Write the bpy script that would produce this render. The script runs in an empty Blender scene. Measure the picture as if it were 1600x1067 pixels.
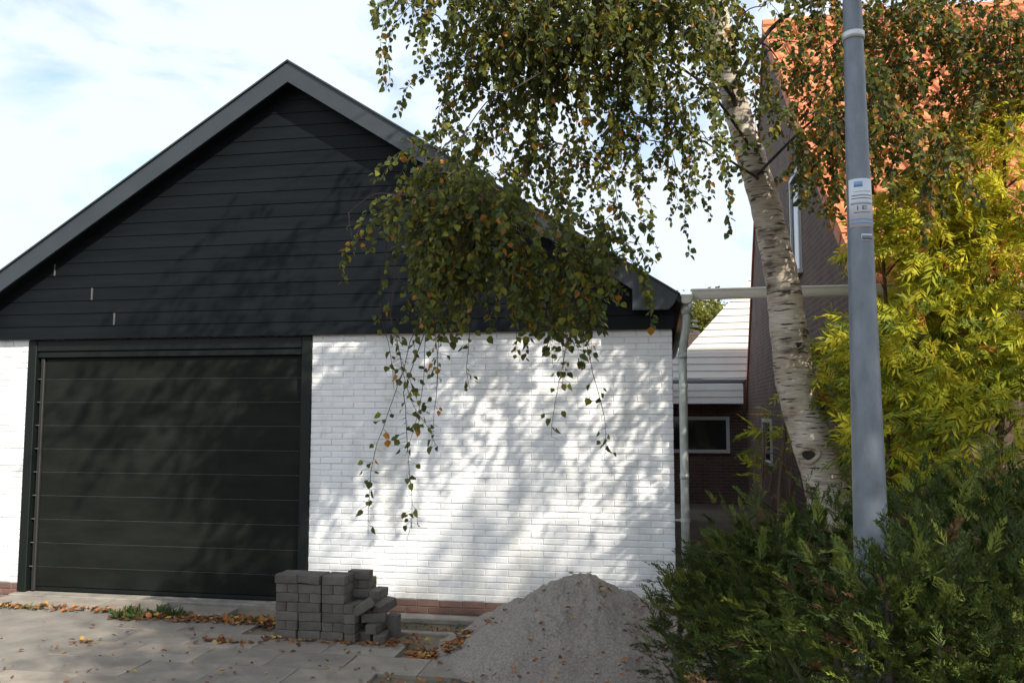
import bpy, math, random
import numpy as np
from mathutils import Vector, Matrix

R = math.radians
random.seed(7)
rng = np.random.default_rng(11)
scene = bpy.context.scene
COL = scene.collection

# ------------------------------------------------------------------ camera, sky, sun, exposure
cam_data = bpy.data.cameras.new('camera')
cam_data.sensor_width = 36.0
cam_data.lens = 1291.0 / 1600.0 * 36.0
cam_data.clip_start = 0.05
cam_data.clip_end = 2000.0
cam = bpy.data.objects.new('camera', cam_data)
COL.objects.link(cam)
cam.location = (0.0, -7.72, 1.897)
cam.rotation_euler = (R(90 + 4.74), 0.0, R(10.15))
scene.camera = cam

SUN_AZ, SUN_EL = 50.0, 37.5          # degrees right of the facade normal, above the horizon
S = Vector((math.sin(R(SUN_AZ)) * math.cos(R(SUN_EL)), -math.cos(R(SUN_AZ)) * math.cos(R(SUN_EL)), math.sin(R(SUN_EL))))

world = bpy.data.worlds.new('World')
scene.world = world
world.use_nodes = True
nt = world.node_tree
nt.nodes.clear()
def wn(t, **k):
    n = nt.nodes.new(t)
    for a, b in k.items():
        setattr(n, a, b)
    return n
w_out = wn('ShaderNodeOutputWorld')
w_sky = wn('ShaderNodeTexSky', sky_type='NISHITA', sun_disc=False)
w_sky.sun_elevation = R(SUN_EL)
w_sky.sun_rotation = R(180 - SUN_AZ)
w_sky.air_density = 1.0
w_sky.dust_density = 0.6
w_bg = wn('ShaderNodeBackground')
w_bg.inputs['Strength'].default_value = 0.15
nt.links.new(w_sky.outputs[0], w_bg.inputs['Color'])
w_cl = wn('ShaderNodeBackground')
w_cl.inputs['Color'].default_value = (5.75, 6.4, 7.25, 1)
w_cl.inputs['Strength'].default_value = 0.1
w_tc = wn('ShaderNodeTexCoord')
w_sep = wn('ShaderNodeSeparateXYZ')
nt.links.new(w_tc.outputs['Generated'], w_sep.inputs[0])
w_z = wn('ShaderNodeMath', operation='MAXIMUM'); w_z.inputs[1].default_value = 0.0
nt.links.new(w_sep.outputs['Z'], w_z.inputs[0])
w_zo = wn('ShaderNodeMath', operation='ADD'); w_zo.inputs[1].default_value = 0.22
nt.links.new(w_z.outputs[0], w_zo.inputs[0])
w_dx = wn('ShaderNodeMath', operation='DIVIDE'); w_dy = wn('ShaderNodeMath', operation='DIVIDE')
nt.links.new(w_sep.outputs['X'], w_dx.inputs[0]); nt.links.new(w_zo.outputs[0], w_dx.inputs[1])
nt.links.new(w_sep.outputs['Y'], w_dy.inputs[0]); nt.links.new(w_zo.outputs[0], w_dy.inputs[1])
w_cmb = wn('ShaderNodeCombineXYZ')
nt.links.new(w_dx.outputs[0], w_cmb.inputs[0]); nt.links.new(w_dy.outputs[0], w_cmb.inputs[1])
w_no = wn('ShaderNodeTexNoise')
w_no.inputs['Scale'].default_value = 3.2
w_no.inputs['Detail'].default_value = 7
w_no.inputs['Roughness'].default_value = 0.55
w_no.inputs['Distortion'].default_value = 0.35
nt.links.new(w_cmb.outputs[0], w_no.inputs['Vector'])
w_rp = wn('ShaderNodeValToRGB')
w_rp.color_ramp.elements[0].position = 0.25; w_rp.color_ramp.elements[0].color = (0, 0, 0, 1)
w_rp.color_ramp.elements[1].position = 0.48; w_rp.color_ramp.elements[1].color = (1, 1, 1, 1)
nt.links.new(w_no.outputs[0], w_rp.inputs[0])
w_mx = wn('ShaderNodeMixShader')
nt.links.new(w_rp.outputs[0], w_mx.inputs[0])
nt.links.new(w_bg.outputs[0], w_mx.inputs[1]); nt.links.new(w_cl.outputs[0], w_mx.inputs[2])
nt.links.new(w_mx.outputs[0], w_out.inputs[0])

sun_data = bpy.data.lights.new('sun', 'SUN')
sun_data.energy = 4.8
sun_data.angle = R(0.75)
sun_data.color = (1.0, 0.93, 0.82)
sun = bpy.data.objects.new('sun', sun_data)
COL.objects.link(sun)
sun.rotation_euler = S.to_track_quat('Z', 'Y').to_euler()
sun.location = S * 30

scene.view_settings.view_transform = 'Standard'
scene.view_settings.look = 'None'
scene.view_settings.gamma = 1.0
scene.view_settings.use_curve_mapping = False
scene.view_settings.exposure = 0.72
scene.cycles.use_adaptive_sampling = True
scene.cycles.adaptive_threshold = 0.025
scene.cycles.max_bounces = 5
scene.cycles.diffuse_bounces = 3
scene.cycles.transmission_bounces = 3
scene.cycles.glossy_bounces = 2
scene.cycles.transparent_max_bounces = 8

# ------------------------------------------------------------------ materials
MATS = {}
def mat(name, col, rough=0.7, var=0.0, vscale=8.0, bump=0.0, bscale=40.0, col2=None, metal=0.0, spec=0.5, stretch=None, transl=0.0, objrand=0.0):
    """Principled material: base colour mottled by noise towards col2 (or a darker tone), noise bump."""
    if name in MATS:
        return MATS[name]
    m = bpy.data.materials.new(name)
    m.use_nodes = True
    t = m.node_tree
    b = t.nodes['Principled BSDF']
    b.inputs['Roughness'].default_value = rough
    b.inputs['Metallic'].default_value = metal
    b.inputs['Specular IOR Level'].default_value = spec
    tc = t.nodes.new('ShaderNodeTexCoord')
    vec = tc.outputs['Object']
    if stretch:
        mp = t.nodes.new('ShaderNodeMapping')
        mp.inputs['Scale'].default_value = stretch
        t.links.new(vec, mp.inputs[0]); vec = mp.outputs[0]
    out = None
    if var > 0 or col2:
        n = t.nodes.new('ShaderNodeTexNoise')
        n.inputs['Scale'].default_value = vscale
        n.inputs['Detail'].default_value = 6
        n.inputs['Roughness'].default_value = 0.6
        t.links.new(vec, n.inputs['Vector'])
        rp = t.nodes.new('ShaderNodeValToRGB')
        rp.color_ramp.elements[0].position = 0.32
        rp.color_ramp.elements[1].position = 0.68
        c2 = col2 if col2 else tuple(c * (1 - var) for c in col)
        rp.color_ramp.elements[0].color = (*c2, 1)
        rp.color_ramp.elements[1].color = (*col, 1)
        t.links.new(n.outputs[0], rp.inputs[0])
        out = rp.outputs[0]
    if objrand > 0:
        oi = t.nodes.new('ShaderNodeObjectInfo')
        mr = t.nodes.new('ShaderNodeMapRange')
        mr.inputs['To Min'].default_value = 1 - objrand; mr.inputs['To Max'].default_value = 1 + objrand
        t.links.new(oi.outputs['Random'], mr.inputs[0])
        mm = t.nodes.new('ShaderNodeMix'); mm.data_type = 'RGBA'; mm.blend_type = 'MULTIPLY'
        mm.inputs[0].default_value = 1.0
        if out: t.links.new(out, mm.inputs[6])
        else: mm.inputs[6].default_value = (*col, 1)
        t.links.new(mr.outputs[0], mm.inputs[7])
        out = mm.outputs[2]
    if out: t.links.new(out, b.inputs['Base Color'])
    else: b.inputs['Base Color'].default_value = (*col, 1)
    if bump > 0:
        n2 = t.nodes.new('ShaderNodeTexNoise')
        n2.inputs['Scale'].default_value = bscale
        n2.inputs['Detail'].default_value = 5
        t.links.new(vec, n2.inputs['Vector'])
        bp = t.nodes.new('ShaderNodeBump')
        bp.inputs['Strength'].default_value = bump
        bp.inputs['Distance'].default_value = 0.01
        t.links.new(n2.outputs[0], bp.inputs['Height'])
        t.links.new(bp.outputs[0], b.inputs['Normal'])
    if transl > 0:
        tr = t.nodes.new('ShaderNodeBsdfTranslucent')
        if out: t.links.new(out, tr.inputs[0])
        else: tr.inputs[0].default_value = (*col, 1)
        mx = t.nodes.new('ShaderNodeMixShader'); mx.inputs[0].default_value = transl
        t.links.new(b.outputs[0], mx.inputs[1]); t.links.new(tr.outputs[0], mx.inputs[2])
        t.links.new(mx.outputs[0], t.nodes['Material Output'].inputs[0])
    MATS[name] = m
    return m

def brick_mat(name, c1, c2, mortar, axis):
    """Fine brick coursing for walls too far or too oblique to show single bricks."""
    m = bpy.data.materials.new(name); m.use_nodes = True
    t = m.node_tree; b = t.nodes['Principled BSDF']
    b.inputs['Roughness'].default_value = 0.9
    tc = t.nodes.new('ShaderNodeTexCoord'); sp = t.nodes.new('ShaderNodeSeparateXYZ'); cb = t.nodes.new('ShaderNodeCombineXYZ')
    t.links.new(tc.outputs['Object'], sp.inputs[0])
    t.links.new(sp.outputs[axis], cb.inputs[0]); t.links.new(sp.outputs['Z'], cb.inputs[1])
    br = t.nodes.new('ShaderNodeTexBrick')
    br.inputs['Color1'].default_value = (*c1, 1); br.inputs['Color2'].default_value = (*c2, 1); br.inputs['Mortar'].default_value = (*mortar, 1)
    br.inputs['Scale'].default_value = 1.0
    br.inputs['Brick Width'].default_value = 0.22; br.inputs['Row Height'].default_value = 0.065
    br.inputs['Mortar Size'].default_value = 0.008
    t.links.new(cb.outputs[0], br.inputs['Vector'])
    n = t.nodes.new('ShaderNodeTexNoise'); n.inputs['Scale'].default_value = 2.5; n.inputs['Detail'].default_value = 5
    t.links.new(tc.outputs['Object'], n.inputs['Vector'])
    mm = t.nodes.new('ShaderNodeMix'); mm.data_type = 'RGBA'; mm.blend_type = 'OVERLAY'; mm.inputs[0].default_value = 0.5
    t.links.new(br.outputs[0], mm.inputs[6]); t.links.new(n.outputs[0], mm.inputs[7])
    t.links.new(mm.outputs[2], b.inputs['Base Color'])
    bp = t.nodes.new('ShaderNodeBump'); bp.inputs['Strength'].default_value = 0.6; bp.inputs['Distance'].default_value = 0.008; bp.invert = True
    t.links.new(br.outputs['Fac'], bp.inputs['Height']); t.links.new(bp.outputs[0], b.inputs['Normal'])
    MATS[name] = m
    return m

def birch_mat():
    m = bpy.data.materials.new('birch_bark'); m.use_nodes = True
    t = m.node_tree; b = t.nodes['Principled BSDF']; b.inputs['Roughness'].default_value = 0.75
    tc = t.nodes.new('ShaderNodeTexCoord')
    def noise(scale, st, det):
        mp = t.nodes.new('ShaderNodeMapping'); mp.inputs['Scale'].default_value = st
        t.links.new(tc.outputs['Object'], mp.inputs[0])
        n = t.nodes.new('ShaderNodeTexNoise'); n.inputs['Scale'].default_value = scale; n.inputs['Detail'].default_value = det
        t.links.new(mp.outputs[0], n.inputs['Vector']); return n.outputs[0]
    def ramp(src, a, b_, ca, cb):
        r = t.nodes.new('ShaderNodeValToRGB')
        r.color_ramp.elements[0].position = a; r.color_ramp.elements[1].position = b_
        r.color_ramp.elements[0].color = (*ca, 1); r.color_ramp.elements[1].color = (*cb, 1)
        t.links.new(src, r.inputs[0]); return r.outputs[0]
    def mul(a, b_):
        x = t.nodes.new('ShaderNodeMix'); x.data_type = 'RGBA'; x.blend_type = 'MULTIPLY'; x.inputs[0].default_value = 1
        t.links.new(a, x.inputs[6]); t.links.new(b_, x.inputs[7]); return x.outputs[2]
    base = ramp(noise(3, (1, 1, 1.5), 5), 0.35, 0.65, (0.40, 0.33, 0.25), (0.60, 0.54, 0.45))
    dash = ramp(noise(4.0, (1.6, 1.6, 14), 5), 0.57, 0.64, (1, 1, 1), (0.10, 0.085, 0.07))
    fine = ramp(noise(9, (1, 1, 9), 4), 0.35, 0.6, (0.72, 0.68, 0.62), (1, 1, 1))
    patch = ramp(noise(2.6, (1, 1, 2.4), 7), 0.57, 0.66, (1, 1, 1), (0.20, 0.17, 0.14))
    c = mul(mul(mul(base, dash), fine), patch)
    t.links.new(c, b.inputs['Base Color'])
    bp = t.nodes.new('ShaderNodeBump'); bp.inputs['Strength'].default_value = 0.5; bp.inputs['Distance'].default_value = 0.01
    t.links.new(noise(10, (1, 1, 6), 5), bp.inputs['Height']); t.links.new(bp.outputs[0], b.inputs['Normal'])
    MATS['birch_bark'] = m
    return m

M_WHITE = mat('white_wall_paint', (0.84, 0.84, 0.83), 0.75, 0.05, 1.7, 0.35, 60, objrand=0.012)
def wall_dirt(m):
    t = m.node_tree; b = t.nodes['Principled BSDF']
    src = b.inputs['Base Color'].links[0].from_socket
    ge = t.nodes.new('ShaderNodeNewGeometry')
    mp = t.nodes.new('ShaderNodeMapping'); mp.inputs['Scale'].default_value = (1.0, 1.0, .55)
    t.links.new(ge.outputs['Position'], mp.inputs[0])
    n = t.nodes.new('ShaderNodeTexNoise'); n.inputs['Scale'].default_value = 2.1; n.inputs['Detail'].default_value = 9; n.inputs['Roughness'].default_value = .68
    t.links.new(mp.outputs[0], n.inputs['Vector'])
    sp = t.nodes.new('ShaderNodeSeparateXYZ'); t.links.new(ge.outputs['Position'], sp.inputs[0])
    lo = t.nodes.new('ShaderNodeMapRange')          # splash band just above the paving
    lo.inputs['From Min'].default_value = .55; lo.inputs['From Max'].default_value = .10; lo.inputs['To Min'].default_value = 0; lo.inputs['To Max'].default_value = .13
    t.links.new(sp.outputs['Z'], lo.inputs[0])
    ad = t.nodes.new('ShaderNodeMath'); ad.operation = 'ADD'
    t.links.new(n.outputs[0], ad.inputs[0]); t.links.new(lo.outputs[0], ad.inputs[1])
    rp = t.nodes.new('ShaderNodeValToRGB')
    rp.color_ramp.elements[0].position = .50; rp.color_ramp.elements[0].color = (1, 1, 1, 1)
    rp.color_ramp.elements[1].position = .80; rp.color_ramp.elements[1].color = (.62, .60, .54, 1)
    t.links.new(ad.outputs[0], rp.inputs[0])
    mm = t.nodes.new('ShaderNodeMix'); mm.data_type = 'RGBA'; mm.blend_type = 'MULTIPLY'; mm.inputs[0].default_value = 1
    t.links.new(src, mm.inputs[6]); t.links.new(rp.outputs[0], mm.inputs[7])
    t.links.new(mm.outputs[2], b.inputs['Base Color'])
wall_dirt(M_WHITE)
M_MORTAR = mat('painted_mortar', (0.72, 0.72, 0.72), 0.9, 0.15, 9, 0.3, 80)
M_REDBRICK = mat('red_brick', (0.19, 0.085, 0.062), 0.9, col2=(0.12, 0.085, 0.07), vscale=18, bump=0.5, bscale=90, objrand=0.25)
M_CLAD = mat('black_green_boards', (0.0062, 0.0082, 0.0098), 0.5, 0.35, 3.5, 0.12, 30, stretch=(0.4, 1, 5), objrand=0.12, spec=0.14)
M_FASCIA = mat('anthracite_fascia', (0.032, 0.040, 0.046), 0.45, 0.25, 2.2, 0.08, 25)
M_ROOF = mat('dark_roof', (0.035, 0.036, 0.038), 0.7, 0.3, 5, 0.4, 30)
M_DOOR = mat('black_green_door', (0.0140, 0.0155, 0.0130), 0.5, 0.4, 3.0, 0.10, 60, stretch=(0.6, 1, 2), objrand=0.10, spec=0.08)
M_FRAME = mat('dark_green_frame', (0.004, 0.007, 0.0055), 0.55, 0.3, 9, 0.1, 40, spec=.3)
M_RAIL = mat('dull_brown_rail', (0.016, 0.015, 0.014), 0.6, 0.3, 9)
M_SEAM = mat('worn_seam_edge', (0.036, 0.040, 0.041), 0.5, 0.6, 11)
M_STRIP = mat('grey_joint_strip', (0.085, 0.09, 0.088), 0.5, 0.2, 20)
M_GUTTER = mat('cream_gutter', (0.72, 0.69, 0.60), 0.4, 0.15, 5)
M_ZINC = mat('zinc_pipe', (0.50, 0.53, 0.49), 0.42, 0.35, 7, metal=0.35)
M_POST = mat('galvanised_post', (0.205, 0.232, 0.262), 0.5, 0.30, 16, 0.15, 60, metal=0.3, stretch=(1, 1, 0.45))
M_BAND = mat('bright_band', (0.62, 0.63, 0.64), 0.35, 0.15, 20, metal=0.4)
M_STICK = mat('white_sticker', (0.62, 0.65, 0.69), 0.5, 0.08, 12)
M_INK = mat('grey_ink', (0.16, 0.17, 0.19), 0.6)
M_BLUE = mat('blue_ink', (0.18, 0.32, 0.55), 0.6)
M_SLAB = mat('concrete_slab', (0.268, 0.232, 0.190), 0.92, 0.36, 4.5, 0.7, 90, objrand=0.15)
M_PAVER = mat('concrete_paver', (0.135, 0.118, 0.102), 0.95, 0.35, 14, 0.7, 90, objrand=0.18)
M_SAND = mat('bedding_sand', (0.21, 0.17, 0.115), 0.95, 0.45, 3.0, 0.8, 45)
M_SOIL = mat('garden_soil', (0.11, 0.085, 0.06), 0.95, 0.45, 1.3, 0.8, 20)
M_TARMAC = mat('worn_sandy_concrete', (0.235, 0.21, 0.175), 0.95, col2=(0.13, 0.12, 0.105), vscale=2.4, bump=0.6, bscale=60)
M_PILE = mat('grey_sand', (0.31, 0.268, 0.23), 0.97, col2=(0.175, 0.148, 0.122), vscale=60, bump=1.0, bscale=55)
M_THRESH = mat('pale_concrete', (0.27, 0.245, 0.21), 0.9, 0.4, 6, 0.5, 50)
M_WHITEBD = mat('cream_white_boards', (0.84, 0.82, 0.76), 0.6, 0.08, 3)
M_FRAMEW = mat('white_frame', (0.50, 0.51, 0.50), 0.5)
M_GLASS = mat('window_glass', (0.012, 0.016, 0.017), 0.06, spec=0.8)
M_TILE = mat('orange_pantile', (0.62, 0.20, 0.075), 0.75, col2=(0.45, 0.15, 0.065), vscale=5, bump=0.3, bscale=40, objrand=0.18)
M_VERGE = mat('red_verge_tile', (0.36, 0.10, 0.05), 0.8, 0.3, 6)
M_DARKBR = brick_mat('dark_brown_brick_side', (0.118, 0.066, 0.046), (0.078, 0.047, 0.035), (0.135, 0.108, 0.088), 'Y')
M_DARKBRF = brick_mat('dark_brown_brick_front', (0.105, 0.062, 0.045), (0.072, 0.046, 0.036), (0.12, 0.10, 0.085), 'X')
M_SIDEBR = brick_mat('red_brown_brick_side', (0.24, 0.12, 0.085), (0.18, 0.10, 0.075), (0.26, 0.23, 0.20), 'Y')
M_BARK = birch_mat()
M_TWIG = mat('dark_twig', (0.045, 0.034, 0.028), 0.85, 0.3, 30)
M_WOODB = mat('grey_brown_bark', (0.12, 0.095, 0.07), 0.9, 0.5, 14, 0.8, 25)
M_L1 = mat('birch_leaf_green', (0.130, 0.150, 0.032), 0.6, 0.35, 6, transl=0.45, spec=.25)
M_L2 = mat('birch_leaf_dark', (0.082, 0.105, 0.030), 0.6, 0.3, 6, transl=0.4, spec=.25)
M_L3 = mat('birch_leaf_yellow_green', (0.26, 0.25, 0.035), 0.6, 0.3, 6, transl=0.45, spec=.25)
M_L4 = mat('birch_leaf_orange', (0.46, 0.20, 0.022), 0.6, 0.35, 6, transl=0.4)
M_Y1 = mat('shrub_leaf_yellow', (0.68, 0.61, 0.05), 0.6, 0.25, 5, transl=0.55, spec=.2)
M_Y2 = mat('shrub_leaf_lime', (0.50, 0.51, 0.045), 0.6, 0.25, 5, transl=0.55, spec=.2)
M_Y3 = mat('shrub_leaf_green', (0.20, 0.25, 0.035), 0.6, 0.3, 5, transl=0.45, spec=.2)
M_H1 = mat('conifer_green', (0.085, 0.118, 0.020), 0.8, 0.35, 6, spec=.2)
M_H2 = mat('conifer_dark', (0.040, 0.060, 0.014), 0.8, 0.3, 6, spec=.2)
M_H3 = mat('conifer_tip', (0.17, 0.195, 0.030), 0.8, 0.3, 6, spec=.2)
M_H4 = mat('conifer_brown', (0.13, 0.060, 0.020), 0.8, 0.3, 6)
M_F1 = mat('fallen_leaf_orange', (0.34, 0.13, 0.035), 0.8, 0.4, 9)
M_F2 = mat('fallen_leaf_brown', (0.15, 0.062, 0.028), 0.85, 0.4, 9)
M_F3 = mat('fallen_leaf_yellow', (0.46, 0.27, 0.05), 0.75, 0.3, 9)
M_G1 = mat('weed_green', (0.055, 0.105, 0.022), 0.6, 0.3, 9, transl=0.3)
M_G2 = mat('weed_dry', (0.17, 0.14, 0.04), 0.8, 0.3, 9, transl=0.2)

# ------------------------------------------------------------------ helpers
class MB:
    """Mesh builder: collects vertices and faces; build() links ONE mesh object."""
    def __init__(self):
        self.v = []; self.f = []; self.m = []
    def add(self, vs, fs, mi=0):
        o = len(self.v)
        self.v.extend([tuple(p) for p in vs])
        self.f.extend([tuple(i + o for i in f) for f in fs])
        self.m.extend([mi] * len(fs))
        return self
    def box(self, x0, x1, y0, y1, z0, z1, mi=0):
        vs = [(x0, y0, z0), (x1, y0, z0), (x1, y1, z0), (x0, y1, z0), (x0, y0, z1), (x1, y0, z1), (x1, y1, z1), (x0, y1, z1)]
        return self.add(vs, [(3, 2, 1, 0), (4, 5, 6, 7), (0, 1, 5, 4), (1, 2, 6, 5), (2, 3, 7, 6), (3, 0, 4, 7)], mi)
    def bbox(self, x0, x1, y0, y1, z0, z1, b=0.004, mi=0):
        """box with every edge chamfered"""
        vs = []; idx = {}
        X, Y, Z = (x0, x1), (y0, y1), (z0, z1)
        for i in (0, 1):
            for j in (0, 1):
                for k in (0, 1):
                    sx, sy, sz = (1, -1)[i], (1, -1)[j], (1, -1)[k]
                    idx[i, j, k, 0] = len(vs); vs.append((X[i], Y[j] + sy * b, Z[k] + sz * b))
                    idx[i, j, k, 1] = len(vs); vs.append((X[i] + sx * b, Y[j], Z[k] + sz * b))
                    idx[i, j, k, 2] = len(vs); vs.append((X[i] + sx * b, Y[j] + sy * b, Z[k]))
        fs = []
        c = (x0 + x1) / 2, (y0 + y1) / 2, (z0 + z1) / 2
        def face(ids):
            p = [Vector(vs[q]) for q in ids]
            n = (p[1] - p[0]).cross(p[2] - p[0]); ctr = sum(p, Vector()) / len(p) - Vector(c)
            fs.append(tuple(ids) if n.dot(ctr) > 0 else tuple(reversed(ids)))
        for i in (0, 1):
            face([idx[i, 0, 0, 0], idx[i, 1, 0, 0], idx[i, 1, 1, 0], idx[i, 0, 1, 0]])
            face([idx[0, i, 0, 1], idx[1, i, 0, 1], idx[1, i, 1, 1], idx[0, i, 1, 1]])
            face([idx[0, 0, i, 2], idx[1, 0, i, 2], idx[1, 1, i, 2], idx[0, 1, i, 2]])
            for j in (0, 1):
                face([idx[i, j, 0, 0], idx[i, j, 1, 0], idx[i, j, 1, 1], idx[i, j, 0, 1]])
                face([idx[i, 0, j, 0], idx[i, 1, j, 0], idx[i, 1, j, 2], idx[i, 0, j, 2]])
                face([idx[0, i, j, 1], idx[1, i, j, 1], idx[1, i, j, 2], idx[0, i, j, 2]])
                for k in (0, 1):
                    face([idx[i, j, k, 0], idx[i, j, k, 1], idx[i, j, k, 2]])
        return self.add(vs, fs, mi)
    def prism(self, poly, y0, y1, mi=0):
        """polygon in (x, z) (counter-clockwise seen from -Y), extruded along Y"""
        n = len(poly)
        vs = [(x, y0, z) for x, z in poly] + [(x, y1, z) for x, z in poly]
        fs = [tuple(range(n)), tuple(range(2 * n - 1, n - 1, -1))]
        fs += [(i, i + n, (i + 1) % n + n, (i + 1) % n) for i in range(n)]
        return self.add(vs, fs, mi)
    def tube(self, pts, rad, n=8, mi=0, cap=True):
        pts = [Vector(p) for p in pts]
        vs = []; fs = []
        ref = None
        for i, p in enumerate(pts):
            d = (pts[min(i + 1, len(pts) - 1)] - pts[max(i - 1, 0)])
            if d.length < 1e-9: d = Vector((0, 0, 1))
            d.normalize()
            if ref is None:
                ref = d.orthogonal().normalized()
            ref = (ref - d * ref.dot(d))
            if ref.length < 1e-6: ref = d.orthogonal()
            ref.normalize(); q = d.cross(ref)
            r = rad[i] if hasattr(rad, '__len__') else rad
            for k in range(n):
                a = 2 * math.pi * k / n
                vs.append(p + (ref * math.cos(a) + q * math.sin(a)) * r)
        for i in range(len(pts) - 1):
            for k in range(n):
                a, b = i * n + k, i * n + (k + 1) % n
                fs.append((a, b, b + n, a + n))
        if cap:
            fs.append(tuple(range(n - 1, -1, -1))); o = (len(pts) - 1) * n
            fs.append(tuple(range(o, o + n)))
        return self.add(vs, fs, mi)
    def mesh(self, name, mats, smooth=False):
        me = bpy.data.meshes.new(name)
        me.from_pydata(self.v, [], self.f)
        for m in (mats if isinstance(mats, (list, tuple)) else [mats]):
            me.materials.append(m)
        if any(self.m):
            me.polygons.foreach_set('material_index', self.m)
        if smooth:
            me.polygons.foreach_set('use_smooth', [True] * len(me.polygons))
        me.update()
        return me
    def build(self, name, mats, parent=None, smooth=False, loc=None):
        return obj(name, self.mesh(name, mats, smooth), parent, loc)

def obj(name, me, parent=None, loc=None):
    o = bpy.data.objects.new(name, me)
    COL.objects.link(o)
    if parent: o.parent = parent
    if loc is not None: o.location = loc
    return o
def tag(o, label=None, cat=None, group=None, kind=None):
    if label: o['label'] = label
    if cat: o['category'] = cat
    if group: o['group'] = group
    if kind: o['kind'] = kind
    return o
def empty(name, loc=(0, 0, 0)):
    o = bpy.data.objects.new(name, None)
    COL.objects.link(o); o.location = loc
    o.empty_display_size = 0.2
    return o
def part(mb, name, mats, root, smooth=False):
    """child in world coordinates of an empty that stands at root.location without rotation"""
    off = Vector(root.location)
    mb.v = [tuple(Vector(p) - off) for p in mb.v]
    return mb.build(name, mats, root, smooth)

def unit(a):
    return a / np.maximum(np.linalg.norm(a, axis=-1, keepdims=True), 1e-9)

OVATE = [(0.0, 0.0), (0.24, 0.48), (0.60, 0.42), (1.0, 0.0)]
LANCE = [(0.0, 0.0), (0.25, 0.5), (0.65, 0.36), (1.0, 0.0)]
def leaves(mb, B, D, N, L, W, mi, prof=OVATE, fold=0.35):
    """folded two-half leaves: base B, direction D, normal N (n,3); length L, width W (n)"""
    n = len(B)
    D = unit(D); Sv = unit(np.cross(D, N)); N = np.cross(Sv, D)
    L = np.asarray(L)[:, None]; W = np.asarray(W)[:, None]
    def pt(t, w, s):
        return B + D * (t * L) + Sv * (s * w * W) + N * (fold * w * W)
    P = np.stack([pt(*prof[0], 1), pt(*prof[1], 1), pt(*prof[2], 1), pt(*prof[3], 1), pt(*prof[2], -1), pt(*prof[1], -1)], axis=1)
    o = len(mb.v)
    mb.v.extend(map(tuple, P.reshape(-1, 3).tolist()))
    for i in range(n):
        k = o + 6 * i
        mb.f.append((k, k + 3, k + 2, k + 1)); mb.f.append((k, k + 5, k + 4, k + 3))
        mb.m.append(int(mi[i])); mb.m.append(int(mi[i]))

# ------------------------------------------------------------------ setting: ground
g = MB()
nx = 60
g.add([(-400, -400, -0.06), (400, -400, -0.06), (400, 600, -0.06), (-400, 600, -0.06)], [(0, 1, 2, 3)])
tag(g.build('ground', M_SOIL), kind='structure')

# worn sandy driveway on the left
def rough_sheet(x0, x1, y0, y1, z, step, amp, fn=None):
    mb = MB(); nxx = int((x1 - x0) / step); nyy = int((y1 - y0) / step)
    for j in range(nyy + 1):
        for i in range(nxx + 1):
            x = x0 + (x1 - x0) * i / nxx; y = y0 + (y1 - y0) * j / nyy
            zz = z + amp * (math.sin(x * 3.1 + y * 1.7) * 0.5 + math.sin(x * 7.3 - y * 5.1) * 0.3 + random.uniform(-.3, .3))
            if fn: zz += fn(x, y)
            mb.v.append((x, y, zz))
    for j in range(nyy):
        for i in range(nxx):
            a = j * (nxx + 1) + i
            mb.f.append((a, a + 1, a + nxx + 2, a + nxx + 1)); mb.m.append(0)
    return mb
tag(rough_sheet(-12, -4.30, -9, -0.52, -0.0125, 0.12, 0.006).build('driveway', M_TARMAC, smooth=True), kind='structure')

def bed_h(x, y):
    # shallow hollows between the pavement and the wall, and the step down at the near edge
    h = 0.0
    if -3.6 < x < -1.2 and -0.62 < y < -0.2:
        h -= 0.03
    return h
forecourt = rough_sheet(-4.6, 2.6, -3.4, -0.02, -0.034, 0.09, 0.008, bed_h).build('forecourt', M_SAND, smooth=True)
tag(forecourt, kind='structure')
slab_w, slab_d = 0.60, 0.40
slab_meshes = []
for k in range(3):
    mb = MB().bbox(-slab_w / 2 + .002, slab_w / 2 - .002, -slab_d / 2 + .002, slab_d / 2 - .002, -0.05, 0.0, 0.004)
    slab_meshes.append(mb.mesh('slab', M_SLAB))
def slab(x, y, rz=0.0, z=0.0, tx=0.0, ty=0.0):
    o = obj('slab', random.choice(slab_meshes), forecourt, (x, y, z + random.uniform(-.003, .002)))
    o.rotation_euler = (tx + random.uniform(-.004, .004), ty + random.uniform(-.004, .004), rz + random.uniform(-.004, .004))
for r in range(6):
    yc = -0.82 - r * slab_d
    for c in range(11):
        xc = -4.45 + c * slab_w + (0.3 if r % 2 else 0)
        if xc > -0.9 or xc < -4.8: continue
        if r == 0 and xc > -3.35: continue                       # taken up: stack and sand stand here
        if abs(xc + 1.75) < 0.35 and r == 1: continue            # pit with leaves
        if r >= 3 and xc > -2.0: continue                        # broken front edge
        slab(xc, yc)
# loose slabs in front of the door
slab(-4.30, -0.42, R(-3), 0.015, R(1.5)); slab(-5.10, -0.26, R(1), 0.006); slab(-5.75, -0.24, R(-1), 0.0); slab(-6.35, -0.24, R(0.5), 0.0)
# narrow concrete strip under the door and the wall
mb = MB().bbox(-6.62, -3.38, -0.10, 0.08, -0.06, 0.020, 0.006)
threshold_mb = mb
mb = MB().bbox(-3.36, 0.1, -0.20, -0.035, -0.06, -0.012, 0.006)
strip_o = mb.build('concrete_strip', M_THRESH, forecourt)
mb = MB().bbox(-3.3, -1.75, -0.70, -0.62, -0.06, -0.008, 0.006)
mb.build('edging', M_THRESH, forecourt)

# ------------------------------------------------------------------ garage
garage = empty('garage', (-3.6, 0, 0))
tag(garage, 'white brick garage with black timber gable and wide black sectional door', 'garage')
XL, XR, DL, DR = -7.34, 0.115, -6.60, -3.40      # wall ends, door opening
ZG = 2.638                                       # underside of the gable boarding
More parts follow.
